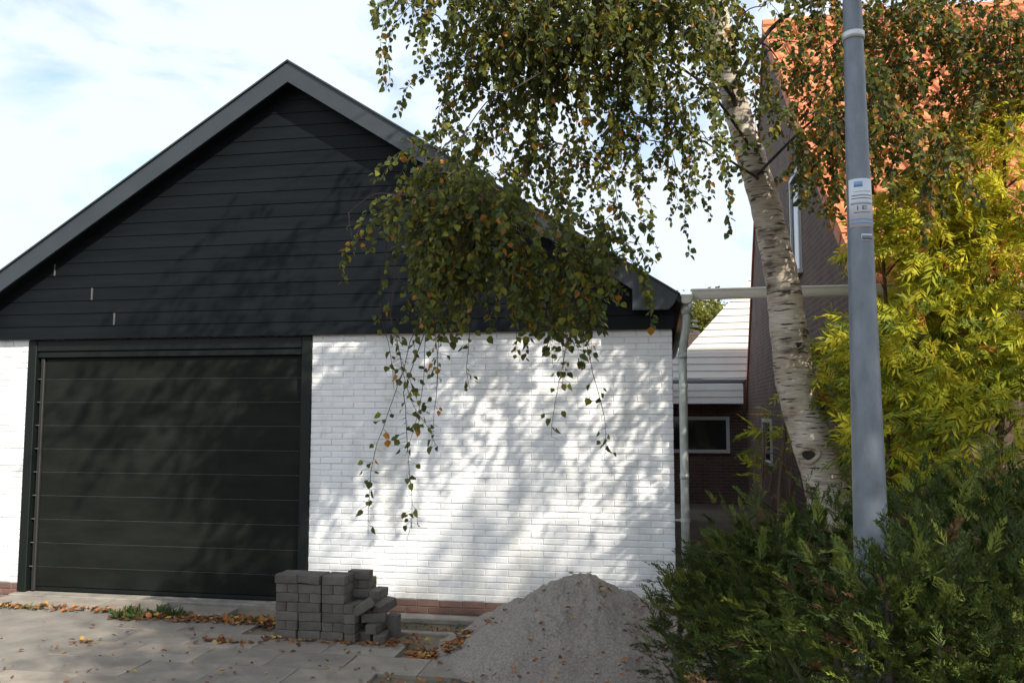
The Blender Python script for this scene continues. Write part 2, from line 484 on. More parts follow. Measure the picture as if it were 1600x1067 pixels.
# backing wall (painted joints)
mb = MB()
mb.box(DR, XR - .004, 0.0058, 0.20, 0.11, ZG + .05)
mb.box(XL, DL, 0.0058, 0.20, 0.11, ZG + .05)
mb.box(DL, DR, 0.10, 0.20, 2.50, ZG + .05)
wall = part(mb, 'wall', M_MORTAR, garage)
# bricks
CH = 0.060
courses = 42
brick_defs = []
for c in range(courses):
    z0 = 0.114 + c * CH
    for (a, b) in ((DR, XR), (XL, DL)):
        x = a - (0.11 if c % 2 else 0.0)
        while x < b - 0.02:
            x0, x1 = max(x + .0022, a), min(x + .2178, b)
            if x1 - x0 > 0.03:
                brick_defs.append((x0, x1, z0 + .003, z0 + CH - .0045))
            x += 0.22
camp = Vector(cam.location)
def brick_rank(bd):
    x0, x1, z0, z1 = bd
    return (Vector(((x0 + x1) / 2, 0, (z0 + z1) / 2)) - camp).length / (x1 - x0) ** 0.5
order = sorted(range(len(brick_defs)), key=lambda i: brick_rank(brick_defs[i]) if brick_defs[i][2] > .0 else 99)
single = set(order[:300])
rest = MB()
brick_cache = {}
wl = Vector(garage.location)
for i, (x0, x1, z0, z1) in enumerate(brick_defs):
    dy = random.uniform(-.0028, .0028)
    jz = random.uniform(-.0018, .0018)
    if i in single:
        key = (round(x1 - x0, 3), random.randrange(3))
        if key not in brick_cache:
            w = key[0] / 2; h = (z1 - z0) / 2
            bm_ = MB().bbox(-w, w, 0, 0.06, -h, h, 0.0035 + 0.001 * key[1])
            bm_.v = [(px + random.uniform(-.001, .001), py + random.uniform(-.0008, .0008), pz + random.uniform(-.0012, .0012)) for px, py, pz in bm_.v]
            brick_cache[key] = bm_.mesh('brick', M_WHITE)
        o = obj('brick', brick_cache[key], wall, (( x0 + x1) / 2 - wl.x, dy, (z0 + z1) / 2 + jz))
        o.rotation_euler = (0, random.uniform(-.006, .006), random.uniform(-.006, .006))
    else:
        n0 = len(rest.v)
        rest.bbox(x0, x1, dy, 0.06, z0 + jz, z1 + jz, 0.004)
        rest.v[n0:] = [(px, py + random.uniform(-.0008, .0008), pz + random.uniform(-.0012, .0012)) for px, py, pz in rest.v[n0:]]
rest.v = [(x - wl.x, y - wl.y, z) for x, y, z in rest.v]
tag(rest.build('brickwork', M_WHITE, wall), kind='stuff')
# red plinth bricks
mb = MB(); mb.box(DR, XR - .004, 0.012, 0.20, -0.06, 0.112); mb.box(XL, DL, 0.012, 0.20, -0.06, 0.112)
plinth = part(mb, 'plinth', mat('plinth_mortar', (0.20, 0.17, 0.15), 0.95, 0.3, 9), garage)
for c in range(2):
    for (a, b) in ((DR, XR), (XL, DL)):
        x = a - (0.0 if c % 2 else 0.11)
        while x < b - .03:
            x0, x1 = max(x + .005, a), min(x + .215, b)
            if x1 - x0 > .03:
                m_ = MB().bbox(x0 - wl.x, x1 - wl.x, .002 + random.uniform(0, .004), .07, -0.012 + c * .062, 0.043 + c * .062, .004)
                m_.build('brick', M_REDBRICK, plinth)
            x += .22
# side and rear walls
mb = MB()
mb.box(XR - .20, XR, 0.21, 8.0, -0.06, 2.95); mb.box(XL, XL + .2, 0.21, 8.0, -0.06, 2.95); mb.box(XL + .2, XR - .2, 7.8, 8.0, -0.06, 2.95)
mb.box(XR - .003, XR + .0005, 0.003, 0.208, -0.06, 2.95)
part(mb, 'side_wall', M_SIDEBR, garage)

# gable boarding
AX, AZ, SL = -3.61, 5.357, 0.6426               # apex of the verge board, roof slope
def verge_z(x): return AZ - abs(x - AX) * SL
mb = MB()
gx0, gx1 = AX - (AZ - .26 - ZG) / SL + .02, AX + (AZ - .26 - ZG) / SL - .02
def clipx(z, margin=0.10):
    half = (AZ - margin - z) / SL
    return max(AX - half, XL - .02), min(AX + half, XR + .02)
a0, a1 = clipx(ZG); b0, b1 = clipx(5.10)
zk = AZ - .10 - (XR + .02 - AX) * SL
mb.prism([(a0, ZG + .01), (a1, ZG + .01), (XR + .02, zk), (AX, AZ - .10), (XL - .02, zk)], -0.03, 0.0)
gable = part(mb, 'gable_cladding', M_CLAD, garage)
BH = 0.1335
nb = int((AZ - .12 - ZG) / BH) + 1
for k in range(nb):
    z0 = ZG + k * BH; z1 = z0 + BH - .006
    l0, r0 = clipx(z0); l1, r1 = clipx(min(z1, AZ - .101))
    z1 = min(z1, AZ - .102)
    if r0 - l0 < 0.05: break
    # lapped board: lower edge proud, upper edge tucked back, shadow gap below
    ya, yb = -0.062, -0.056
    splits = [l0]
    if k == 1: splits.append(-5.56)
    if k == 3: splits.append(-5.83)
    if k == 5: splits.append(-6.28)
    splits.append(r0)
    for q in range(len(splits) - 1):
        s0, s1 = splits[q], splits[q + 1]
        t0 = l1 if q == 0 else s0; t1 = r1 if q == len(splits) - 2 else s1
        v = [(s0, ya, z0), (s1, ya, z0), (t1, yb, z1), (t0, yb, z1), (s0, -.03, z0), (s1, -.03, z0), (t1, -.03, z1), (t0, -.03, z1),
             (s0, ya + .006, z0 - .004), (s1, ya + .006, z0 - .004)]
        f = [(0, 1, 2, 3), (8, 9, 1, 0), (4, 5, 9, 8), (3, 2, 6, 7), (1, 9, 5, 6, 2), (0, 3, 7, 4, 8)]
        m_ = MB().add([(x - wl.x, y, z) for x, y, z in v], f)
        m_.build('board', M_CLAD, gable)
    for sx in splits[1:-1]:
        MB().bbox(sx - .007 - wl.x, sx + .007 - wl.x, -.0725, -.04, z0 + .002, z1 - .001, .002).build('joint_strip', M_STRIP, gable)

# verge boards and soffit
for s in (-1, 1):
    ex = AX + s * 3.783
    def mx(x): return AX + s * (x - AX)
    top = [(AX, AZ), (.173, verge_z(.173))]
    poly = [(AX, AZ - .202), (AX, AZ), (.173, verge_z(.173)), (.135, 2.845), (.085, 2.795), (-.235, 2.795), (-.235, verge_z(-.235) - .202)]
    poly = [(mx(x), z) for x, z in poly]
    if s == 1: poly = poly[::-1]
    part(MB().prism(poly, -0.25, -0.222), 'fascia', M_FASCIA, garage)
    tp = [(AX, AZ + .004), (.19, verge_z(.19) + .004), (.19, verge_z(.19) + .022), (AX, AZ + .022)]
    tp = [(mx(x), z) for x, z in tp]
    if s == -1: tp = tp[::-1]
    part(MB().prism(tp, -0.268, -0.20), 'verge_trim', M_FASCIA, garage)
    so = [(AX, AZ - .185), (-.235, verge_z(-.235) - .185), (-.235, verge_z(-.235) - .165), (AX, AZ - .165)]
    so = [(mx(x), z) for x, z in so]
    if s == -1: so = so[::-1]
    part(MB().prism(so, -0.221, -0.035), 'soffit', M_CLAD, garage)
    sb = [(-.235, 2.80), (.08, 2.80), (.13, 2.848), (.13, 2.87), (-.235, 2.87)]
    sb = [(mx(x), z) for x, z in sb]
    if s == -1: sb = sb[::-1]
    part(MB().prism(sb, -0.221, -0.068), 'eave_box', M_CLAD, garage)
    rf = [(AX, AZ - .06), (.20, verge_z(.20) - .06), (.20, verge_z(.20) + .002), (AX, AZ + .002)]
    rf = [(mx(x), z) for x, z in rf]
    if s == -1: rf = rf[::-1]
    part(MB().prism(rf, -0.2215, 8.2), 'roof', M_ROOF, garage)

# garage door
mb = MB(); mb.box(DL + .002, DR - .002, 0.092, 0.099, 0.02, 2.60)
door = part(mb, 'garage_door', M_FRAME, garage)
seams = [2.440] + [2.222 - .243 * k for k in range(9)] + [0.072, 0.03]
PL, PR = -6.425, -3.52
for k in range(len(seams) - 1):
    z1, z0 = seams[k], seams[k + 1]
    m_ = MB().bbox(PL - wl.x, PR - wl.x, 0.052 + (.004 if k == 10 else 0), 0.091, z0 + .003, z1 - .003, .004)
    m_.build('door_panel', M_DOOR if k < 10 else M_FRAME, door)
    if 0 < k < 10:
        MB().box(PL - .03 - wl.x, PR - wl.x, 0.0555, 0.090, z1 - .0028, z1 + .0028).build('seam', M_SEAM, door)
fr = MB()
fr.bbox(DL + .001, PL - .075, -0.012, 0.09, 0.03, 2.632, .006)
fr.bbox(PR + .012, DR - .001, -0.012, 0.09, 0.03, 2.632, .006)
fr.bbox(PL - .074, PR + .011, -0.004, 0.09, 2.515, 2.630, .006)
fr.bbox(PL - .074, PR + .011, 0.012, 0.09, 2.448, 2.512, .006)
part(fr, 'door_frame', M_FRAME, garage)
part(MB().bbox(PL - .05, PL - .006, 0.030, 0.09, 0.03, 2.447, .008), 'door_rail', M_RAIL, garage)
for k in range(9):                             # pale hinge ends beside the rail
    z = 2.222 - .243 * k
    part(MB().bbox(PL - .072, PL - .03, 0.024, 0.05, z - .005, z + .005, .002), 'hinge', M_STRIP, garage)
part(threshold_mb, 'threshold', M_THRESH, garage)

# gutter with end cap, downpipe
def half_round(mb, x, z, r, y0, y1, t=0.006, n=12, mi=0):
    vs = []
    for yy in (y0, y1):
        for rr in (r, r - t):
            for k in range(n + 1):
                a = math.pi + math.pi * k / n
                vs.append((x + rr * math.cos(a), yy, z + rr * math.sin(a)))
    m = n + 1; fs = []
    for k in range(n):
        fs += [(k, k + 1, 2 * m + k + 1, 2 * m + k), (m + k + 1, m + k, 3 * m + k, 3 * m + k + 1),
               (k + 1, k, m + k, m + k + 1), (2 * m + k, 2 * m + k + 1, 3 * m + k + 1, 3 * m + k)]
    mb.add(vs, fs, mi)
gx, gz = 0.242, 2.918
mb = MB(); half_round(mb, gx, gz, .066, -0.20, 8.1)
gut = part(mb, 'gutter', M_GUTTER, garage, True)
cap = MB()
ring = [(gx + .067 * math.cos(math.pi + math.pi * k / 14), gz + .067 * math.sin(math.pi + math.pi * k / 14)) for k in range(15)]
cap.prism([ring[0]] + ring[1:], -0.214, -0.2005)
cap.tube([(gx - .074, -.207, gz + .006), (gx + .074, -.207, gz + .006)], .009, 8)
cap.v = [tuple(Vector(p) - wl) for p in cap.v]
cap.build('end_cap', M_GUTTER, gut)
mb = MB()
px_ = 0.205
mb.tube([(gx, -.10, gz - .06), (gx, -.10, 2.74), (gx - .004, -.095, 2.64), (px_ + .01, -.07, 2.50), (px_, -.06, 2.40), (px_, -.06, 1.2), (px_, -.06, 0.0)], .038, 14)
mb.tube([(gx, -.10, gz - .055), (gx, -.10, 2.76)], .047, 14)
for zz in (2.36, 1.28, .45): mb.tube([(px_, -.06, zz), (px_, -.06, zz + .05)], .042, 14)
dp = part(mb, 'downpipe', M_ZINC, garage, True)
for zz in (2.1, .9):
    b_ = MB(); b_.tube([(px_, -.06, zz), (px_, -.06, zz + .03)], .045, 12); b_.box(px_ - .09, px_ - .03, -.065, -.04, zz + .008, zz + .022)
    b_.v = [tuple(Vector(p) - wl) for p in b_.v]
    b_.build('bracket', M_ZINC, dp)

# ------------------------------------------------------------------ house with orange roof on the right
HX = 1.77
house = empty('brick_house', (4.5, 3, 0))
tag(house, 'dark brown brick house with steep orange tiled roof behind the birch', 'house')
hl = Vector(house.location)
RY0, RZ0, RS = -0.16, 2.927, 0.855           # near rake start, slope
RYA = 5.9; RZA = RZ0 + (RYA - RY0) * RS      # apex
FYA = 10.113; FZ = 1.904                     # far rake foot
mb = MB()
poly = [(RY0, -0.06), (FYA, -0.06), (FYA, FZ), (RYA, RZA), (RY0, RZ0)]
vs = [(HX, y, z) for y, z in poly] + [(HX + .25, y, z) for y, z in poly]
n = len(poly)
mb.add(vs, [tuple(range(n - 1, -1, -1)), tuple(range(n, 2 * n))] + [(i, (i + 1) % n, (i + 1) % n + n, i + n) for i in range(n)])
part(mb, 'gable_wall', M_DARKBR, house)
mb = MB(); mb.box(HX + .251, 8.0, RY0 + .001, RY0 + .25, -0.06, RZ0 - .02)
part(mb, 'front_wall', M_DARKBRF, house)
mb = MB(); mb.box(HX + .251, 8.0, FYA - .26, FYA - .01, -0.06, FZ - .02)
part(mb, 'rear_wall', M_DARKBRF, house)
mb = MB()
vs = [(7.75, y, z) for y, z in poly] + [(7.98, y, z) for y, z in poly]
mb.add(vs, [tuple(range(n - 1, -1, -1)), tuple(range(n, 2 * n))] + [(i, (i + 1) % n, (i + 1) % n + n, i + n) for i in range(n)])
part(mb, 'far_gable_wall', M_DARKBR, house)
# roof deck
def roof_pt(x, t, h=0.0):
    """t metres up the slope from the eave, h metres above the deck"""
    l = math.hypot(1, RS)
    return (x, RY0 - .10 + t / l - h * RS / l, RZ0 - .10 * RS + .05 + t * RS / l + h / l)
SLEN = (RYA - RY0 + .10) * math.hypot(1, RS)
mb = MB()
p = [roof_pt(HX + .02, 0), roof_pt(8, 0), roof_pt(8, SLEN), roof_pt(HX + .02, SLEN)]
q = [roof_pt(HX + .02, 0, -.05), roof_pt(8, 0, -.05), roof_pt(8, SLEN, -.05), roof_pt(HX + .02, SLEN, -.05)]
mb.add(p + q, [(0, 1, 2, 3), (7, 6, 5, 4), (0, 4, 5, 1), (1, 5, 6, 2), (2, 6, 7, 3), (3, 7, 4, 0)])
fb = [(8, FYA, FZ + .05), (HX + .02, FYA, FZ + .05), (HX + .02, RYA, RZA + .05), (8, RYA, RZA + .05)]
mb.add(fb, [(0, 1, 2, 3)])
roof = part(mb, 'roof', M_VERGE, house)
# pantiles: S-shaped pieces
TW, TL = 0.22, 0.33
def tile_mesh():
    mb = MB(); n = 6; vs = []
    for j, t in enumerate((0.0, TL + .05)):
        for k in range(n + 1):
            u = k / n
            h = 0.032 * math.sin(u * 2 * math.pi) + (0.040 if j == 0 else 0.012)
            vs.append((u * (TW + .015), t, h))
    for k in range(n + 1):
        vs.append((vs[k][0], 0.0, vs[k][2] - .022))
    fs = [(k, k + 1, n + 2 + k, n + 1 + k) for k in range(n)] + [(2 * n + 2 + k, 2 * n + 3 + k, k + 1, k) for k in range(n)]
    mb.add(vs, fs)
    return mb
tile_me = tile_mesh().mesh('tile', M_TILE, True)
ang = math.atan(RS)
tiles = []
for r in range(int(SLEN / TL)):
    for c in range(int((7.6 - HX) / TW)):
        tiles.append((HX + .0 + c * TW, r * TL))
def tile_rank(t):
    w = Vector(roof_pt(t[0] + TW / 2, t[1] + TL / 2))
    if w.x > 5.4: return 99 + w.x
    return (w - camp).length
tiles.sort(key=tile_rank)
tm = MB()
base_v = [Vector(v) for v in tile_mesh().v]; base_f = tile_mesh().f
for i, (x, t) in enumerate(tiles):
    P = Vector(roof_pt(x, t, .012))
    M = Matrix.Translation(P - hl) @ Matrix.Rotation(ang + random.uniform(-.012, .012), 4, 'X') @ Matrix.Rotation(random.uniform(-.01, .01), 4, 'Z')
    if i < 300:
        o = obj('tile', tile_me, roof); o.matrix_local = M
    else:
        tm.add([M @ v for v in base_v], base_f)
tag(tm.build('tile_field', M_TILE, roof, True), kind='stuff')
# verge tiles along both rakes
mb = MB()
for k in range(int(SLEN / TL)):
    a, b = Vector(roof_pt(HX - .03, k * TL, .03)), Vector(roof_pt(HX - .03, k * TL + TL + .03, .012))
    for (u0, u1, d0, d1) in ((-.02, .10, 0, .03), (-.02, .0, -.14, .0)):
        l = math.hypot(1, RS); nrm = Vector((0, -RS / l, 1 / l))
        vs = []
        for pnt in (a, b):
            for (uu, dd) in ((u0, d0), (u1, d0), (u1, d1), (u0, d1)):
                vs.append(pnt + Vector((uu, 0, 0)) + nrm * dd)
        mb.add(vs, [(3, 2, 1, 0), (4, 5, 6, 7), (0, 1, 5, 4), (1, 2, 6, 5), (2, 3, 7, 6), (3, 0, 4, 7)])
part(mb, 'verge_tiles', M_TILE, house)
mb = MB()
d = Vector((0, RYA - FYA, RZA - FZ)).normalized(); up = Vector((0, d.z, -d.y))
for (o0, o1, x0, x1) in ((-.03, .06, HX - .03, HX + .3),):
    A, B = Vector((0, FYA, FZ)), Vector((0, RYA, RZA))
    vs = []
    for pnt in (A, B):
        for xx in (x0, x1):
            for oo in (o0, o1):
                vs.append((xx, (pnt + up * oo).y, (pnt + up * oo).z))
    mb.add(vs, [(0, 1, 3, 2), (4, 6, 7, 5), (0, 4, 5, 1), (2, 3, 7, 6), (0, 2, 6, 4), (1, 5, 7, 3)])
part(mb, 'verge_board', M_VERGE, house)
# ridge tiles
mb = MB(); mb.tube([(HX - .03, RYA, RZA + .07), (8, RYA, RZA + .07)], .10, 10)
part(mb, 'ridge', M_TILE, house)
def side_window(y0, y1, z0, z1):
    fr = MB(); X0, X1 = HX - .035, HX + .05; w = .055
    fr.box(X0, X1, y0, y1, z1 - w, z1); fr.box(X0 - .02, X1, y0 - .02, y1 + .02, z0, z0 + w)
    fr.box(X0, X1, y0, y0 + w, z0 + w, z1 - w); fr.box(X0, X1, y1 - w, y1, z0 + w, z1 - w)
    win = part(fr, 'window', M_FRAMEW, house)
    gm = MB().box(HX - .012, HX - .004, y0 + w, y1 - w, z0 + w, z1 - w)
    gm.v = [tuple(Vector(p) - hl) for p in gm.v]
    gm.build('pane', M_GLASS, win)
side_window(2.95, 3.62, 3.60, 4.95)
side_window(6.2, 7.3, 1.00, 1.75)
# long half-round gutter along the eave, running on across the passage
mb = MB()
vs0 = []; n = 10; y0g, zg, rg = -0.26, 2.955, .056
for xx in (0.29, 8.0):
    for rr in (rg, rg - .006):
        for k in range(n + 1):
            a = math.pi + math.pi * k / n
            vs0.append((xx, y0g + rr * math.cos(a), zg + rr * 1.5 * math.sin(a)))
m = n + 1; fs = []
for k in range(n):
    fs += [(k, 2 * m + k, 2 * m + k + 1, k + 1), (m + k, m + k + 1, 3 * m + k + 1, 3 * m + k), (k, k + 1, m + k + 1, m + k), (2 * m + k, 3 * m + k, 3 * m + k + 1, 2 * m + k + 1)]
mb.add(vs0, fs)
mb.prism([(0.288, zg - .084), (0.296, zg - .084), (0.296, zg), (0.288, zg)], y0g - .05, y0g + .05)
mb.tube([(0.286, y0g - rg, zg), (8.0, y0g - rg, zg)], .009, 8)
hg = part(mb, 'gutter', M_GUTTER, house, True)

# ------------------------------------------------------------------ rear extension with cream boards
ext = empty('rear_extension', (0.9, 10.3, 0))
tag(ext, 'cream boarded rear extension seen through the gap beside the garage', 'extension')
el = Vector(ext.location)
EY = 10.2
def ext_x(z):                                  # sloping left edge of the boarding
    return 0.50 + (z - 3.09) * (1.44 / 1.60)
mb = MB()
mb.prism([(-1.2, -0.06), (2.6, -0.06), (2.6, 2.55), (-1.2, 2.55)], EY + .05, EY + .3)
part(mb, 'wall', M_DARKBRF, ext)
mb = MB(); mb.prism([(-1.2, 2.56), (2.6, 2.56), (2.6, ext_x(0) * 0 + 5.4), (ext_x(5.4), 5.4), (ext_x(3.09), 3.09), (-1.2, 3.09)], EY + .03, EY + .2)
clad = part(mb, 'cladding', M_WHITEBD, ext)
z = 2.58
while z < 5.35:
    z1 = z + .146
    l0 = -1.2 if z < 3.05 else ext_x(z); l1 = -1.2 if z1 < 3.05 else ext_x(z1)
    l0, l1 = l0 - .02, l1 - .02
    vs = [(l0, EY - .002, z), (2.6, EY - .002, z), (2.6, EY + .012, z1 - .010), (l1, EY + .012, z1 - .010), (l0, EY + .03, z), (2.6, EY + .03, z), (2.6, EY + .03, z1 - .01), (l1, EY + .03, z1 - .01)]
    MB().add([tuple(Vector(p) - el) for p in vs], [(0, 1, 2, 3), (4, 5, 1, 0), (3, 2, 6, 7), (0, 3, 7, 4)]).build('board', M_WHITEBD, clad)
    z = z1
# boxed eave and dark pipe
mb = MB(); mb.box(-1.2, 1.66, EY - .42, EY + .02, 2.03, 2.44)
box = part(mb, 'eave_box', M_WHITEBD, ext)
for k in range(3):
    MB().add([tuple(Vector(p) - el) for p in [(-1.2, EY - .44, 2.03 + k * .136), (1.67, EY - .44, 2.03 + k * .136), (1.67, EY - .43, 2.158 + k * .136), (-1.2, EY - .43, 2.158 + k * .136),
              (-1.2, EY - .42, 2.03 + k * .136), (1.67, EY - .42, 2.03 + k * .136), (1.67, EY - .42, 2.158 + k * .136), (-1.2, EY - .42, 2.158 + k * .136)]],
             [(0, 1, 2, 3), (4, 5, 1, 0), (3, 2, 6, 7), (1, 5, 6, 2)]).build('board', M_WHITEBD, box)
mb = MB(); mb.tube([(-1.2, EY - .30, 2.49), (1.72, EY - .30, 2.49)], .05, 10)
part(mb, 'pipe', mat('dark_lilac_pipe', (0.13, 0.12, 0.15), 0.5), ext, True)
fr = MB(); w = .07
wx0, wx1, wz0, wz1 = -0.6, 1.42, 1.0, 1.76
fr.box(wx0, wx1, EY - .01, EY + .06, wz1 - w, wz1); fr.box(wx0, wx1, EY - .01, EY + .06, wz0, wz0 + w)
fr.box(wx0, wx0 + w, EY - .01, EY + .06, wz0 + w, wz1 - w); fr.box(wx1 - w, wx1, EY - .01, EY + .06, wz0 + w, wz1 - w)
win = part(fr, 'window', M_FRAMEW, ext)
gm = MB().box(wx0 + w, wx1 - w, EY + .02, EY + .03, wz0 + w, wz1 - w); gm.v = [tuple(Vector(p) - el) for p in gm.v]
gm.build('pane', M_GLASS, win)

# chimney cowl beyond the gap
cow = empty('chimney', (0.86, 13.9, 0))
tag(cow, 'small dark chimney with stacked cowl rings beyond the garage gutter', 'chimney')
mb = MB(); mb.bbox(.70, 1.04, 13.7, 14.1, -0.06, 3.85, .02)
part(mb, 'shaft', M_DARKBRF, cow)
for k in range(3):
    mb = MB(); mb.tube([(.87, 13.9, 3.86 + k * .14), (.87, 13.9, 3.93 + k * .14)], [.17 - k * .02, .12 - k * .02], 10)
    part(mb, 'cowl_ring', M_ROOF, cow)

# ------------------------------------------------------------------ lamp post
post = empty('lamp_post', (0.877, -3.92, 0))
tag(post, 'grey galvanised tapered lamp post rising out of the dark hedge', 'lamp post')
def post_r(z): return 0.0875 - 0.0128 * z
mb = MB(); mb.tube([(0.877, -3.92, z) for z in (-.06, 1.0, 2.0, 3.0, 4.0, 4.9)], [post_r(z) for z in (-.06, 1.0, 2.0, 3.0, 4.0, 4.9)], 24)
part(mb, 'pole', M_POST, post, True)
def sleeve(z0, z1, extra, name, m_, parent=None, a0=0, a1=2 * math.pi, n=24):
    mb = MB(); vs = []
    full = abs(a1 - a0 - 2 * math.pi) < 1e-6
    for z in (z0, z1):
        for rr in (post_r(z) + extra, post_r(z) + .0003):
            for k in range(n + 1):
                a = a0 + (a1 - a0) * k / n
                vs.append((rr * math.cos(a), rr * math.sin(a), z))
    m = n + 1; fs = []
    for k in range(n):
        fs += [(k, k + 1, 2 * m + k + 1, 2 * m + k), (2 * m + k, 2 * m + k + 1, 3 * m + k + 1, 3 * m + k), (m + k, m + k + 1, k + 1, k)]
    if not full: fs += [(0, 2 * m, 3 * m, m), (n, m + n, 3 * m + n, 2 * m + n)]
    mb.add(vs, fs)
    return mb.build(name, m_, parent or post, True)
sleeve(3.55, 3.582, .006, 'band', M_BAND)
A0, A1 = R(205), R(345)
st = sleeve(2.69, 2.905, .0012, 'sticker', M_STICK, a0=A0, a1=A1)
for (z0, z1, f0, f1, m_) in ((2.868, 2.892, .22, .50, M_BLUE), (2.846, 2.852, .2, .8, M_STICK), (2.828, 2.832, .12, .88, M_INK), (2.815, 2.819, .12, .88, M_INK),
                             (2.790, 2.800, .1, .9, mat('pale_grey_ink', (.33, .34, .37), .6)), (2.766, 2.784, .30, .34, M_INK), (2.766, 2.784, .46, .52, M_INK), (2.766, 2.769, .52, .62, M_INK), (2.781, 2.784, .52, .62, M_INK), (2.774, 2.777, .52, .62, M_INK),
                             (2.752, 2.756, .2, .75, M_INK), (2.722, 2.728, .1, .9, M_BLUE), (2.706, 2.712, .1, .9, M_BLUE)):
    sleeve(z0, z1, .002, 'print', m_, st, A0 + (A1 - A0) * f0, A0 + (A1 - A0) * f1, 10)
s2 = sleeve(2.628, 2.658, .0012, 'small_label', M_STICK, a0=R(262), a1=R(318))
sleeve(2.633, 2.653, .0018, 'print', M_POST, s2, R(264), R(316), 8)
# lantern at the top, above the picture
mb = MB(); mb.tube([(0.877, -3.92, 4.85), (0.877, -3.92, 5.1), (0.95, -4.0, 5.25), (1.1, -4.2, 5.32)], .028, 10)
mb.bbox(1.02, 1.34, -4.55, -4.15, 5.27, 5.38, .03)
part(mb, 'lantern', M_BAND, post)

# ------------------------------------------------------------------ stack of pavers
PW, PD, PH = 0.200, 0.100, 0.0755
paver_meshes = []
for k in range(5):
    mb = MB().bbox(-PW / 2 + .002, PW / 2 - .002, -PD / 2 + .0015, PD / 2 - .0015, -PH / 2 + .0012, PH / 2 - .0012, .005)
    mb.v = [(x + random.uniform(-.0012, .0012), y + random.uniform(-.0012, .0012), z + random.uniform(-.001, .001)) for x, y, z in mb.v]
    paver_meshes.append(mb.mesh('paver', M_PAVER))
def paver(x, y, z, rz, label, rx=0.0, ry=0.0):
    o = obj('paver', random.choice(paver_meshes), None, (x, y, z))
    o.rotation_euler = (rx, ry, rz)
    tag(o, label, 'paver', 'concrete pavers piled by the garage door')
SX, SY = -3.205, -1.10
cols = ['left', 'middle', 'right']
ords = ['bottom', 'second', 'third', 'fourth', 'fifth', 'sixth', 'top']
SLABZ = -0.003
pattern = ['SHSHSHS', 'SSSSHSS', 'SHSHSHS']
for c in range(3):
    for k in range(7):
        z = SLABZ + PH * (k + .5)
        kind = pattern[c][k]
        x0 = SX + c * (PW + .006)
        jx = lambda: random.uniform(-.008, .008)
        rr = lambda: R(random.uniform(-2.8, 2.8))
        if kind == 'S':
            tilt = R(3.5) if (c == 1 and k == 6) else 0
            paver(x0 + PW / 2 + jx(), SY + PD / 2 + jx() + (-.02 if c == 1 and k == 6 else 0), z + (.008 if tilt else 0), rr() + (R(-7) if tilt else 0),
                  f'long front paver in the {ords[k]} course of the {cols[c]} stack column', 0, tilt)
            paver(x0 + PW / 2 + jx(), SY + PD * 1.5 + .004 + jx(), z, rr(),
                  f'paver behind the front one, {ords[k]} course of the {cols[c]} stack column')
        else:
            paver(x0 + PD / 2 + jx() * .4, SY + PW / 2 + jx(), z, R(90) + rr() * .5, f'left paver end of the pair, {ords[k]} course of the {cols[c]} stack column')
            paver(x0 + PD * 1.5 + .002 + jx() * .4, SY + PW / 2 + jx(), z, R(90) + rr() * .5, f'right paver end of the pair, {ords[k]} course of the {cols[c]} stack column')
# taller rear column on the right
for k in range(7):
    z = SLABZ + PH * (k + .5)
    x = -2.60 + (.022 if k == 6 else 0) + random.uniform(-.010, .010)
    if k < 6 and k % 2:
        paver(x - .03, -0.74, z, R(90 + random.uniform(-2, 2)), f'left paver end in the tall rear column, course {["one","two","three","four","five","six","seven","eight"][k]} from the ground')
        paver(x + .075, -0.74, z, R(90 + random.uniform(-2, 2)), f'right hand paver of the tall rear column, course {["one","two","three","four","five","six","seven","eight"][k]} from the ground')
    else:
        paver(x + .02, -0.80, z, R(random.uniform(-2, 2)), f'long grey paver across the tall rear column, course {["one","two","three","four","five","six","seven","eight"][k]} from the ground' if k < 6 else 'single long grey paver on top of the tall rear column')
        if k < 6: paver(x + .02, -0.695, z, R(random.uniform(-2, 2)), f'rear grey paver of the tall rear column, course {["one","two","three","four","five","six","seven","eight"][k]} from the ground')
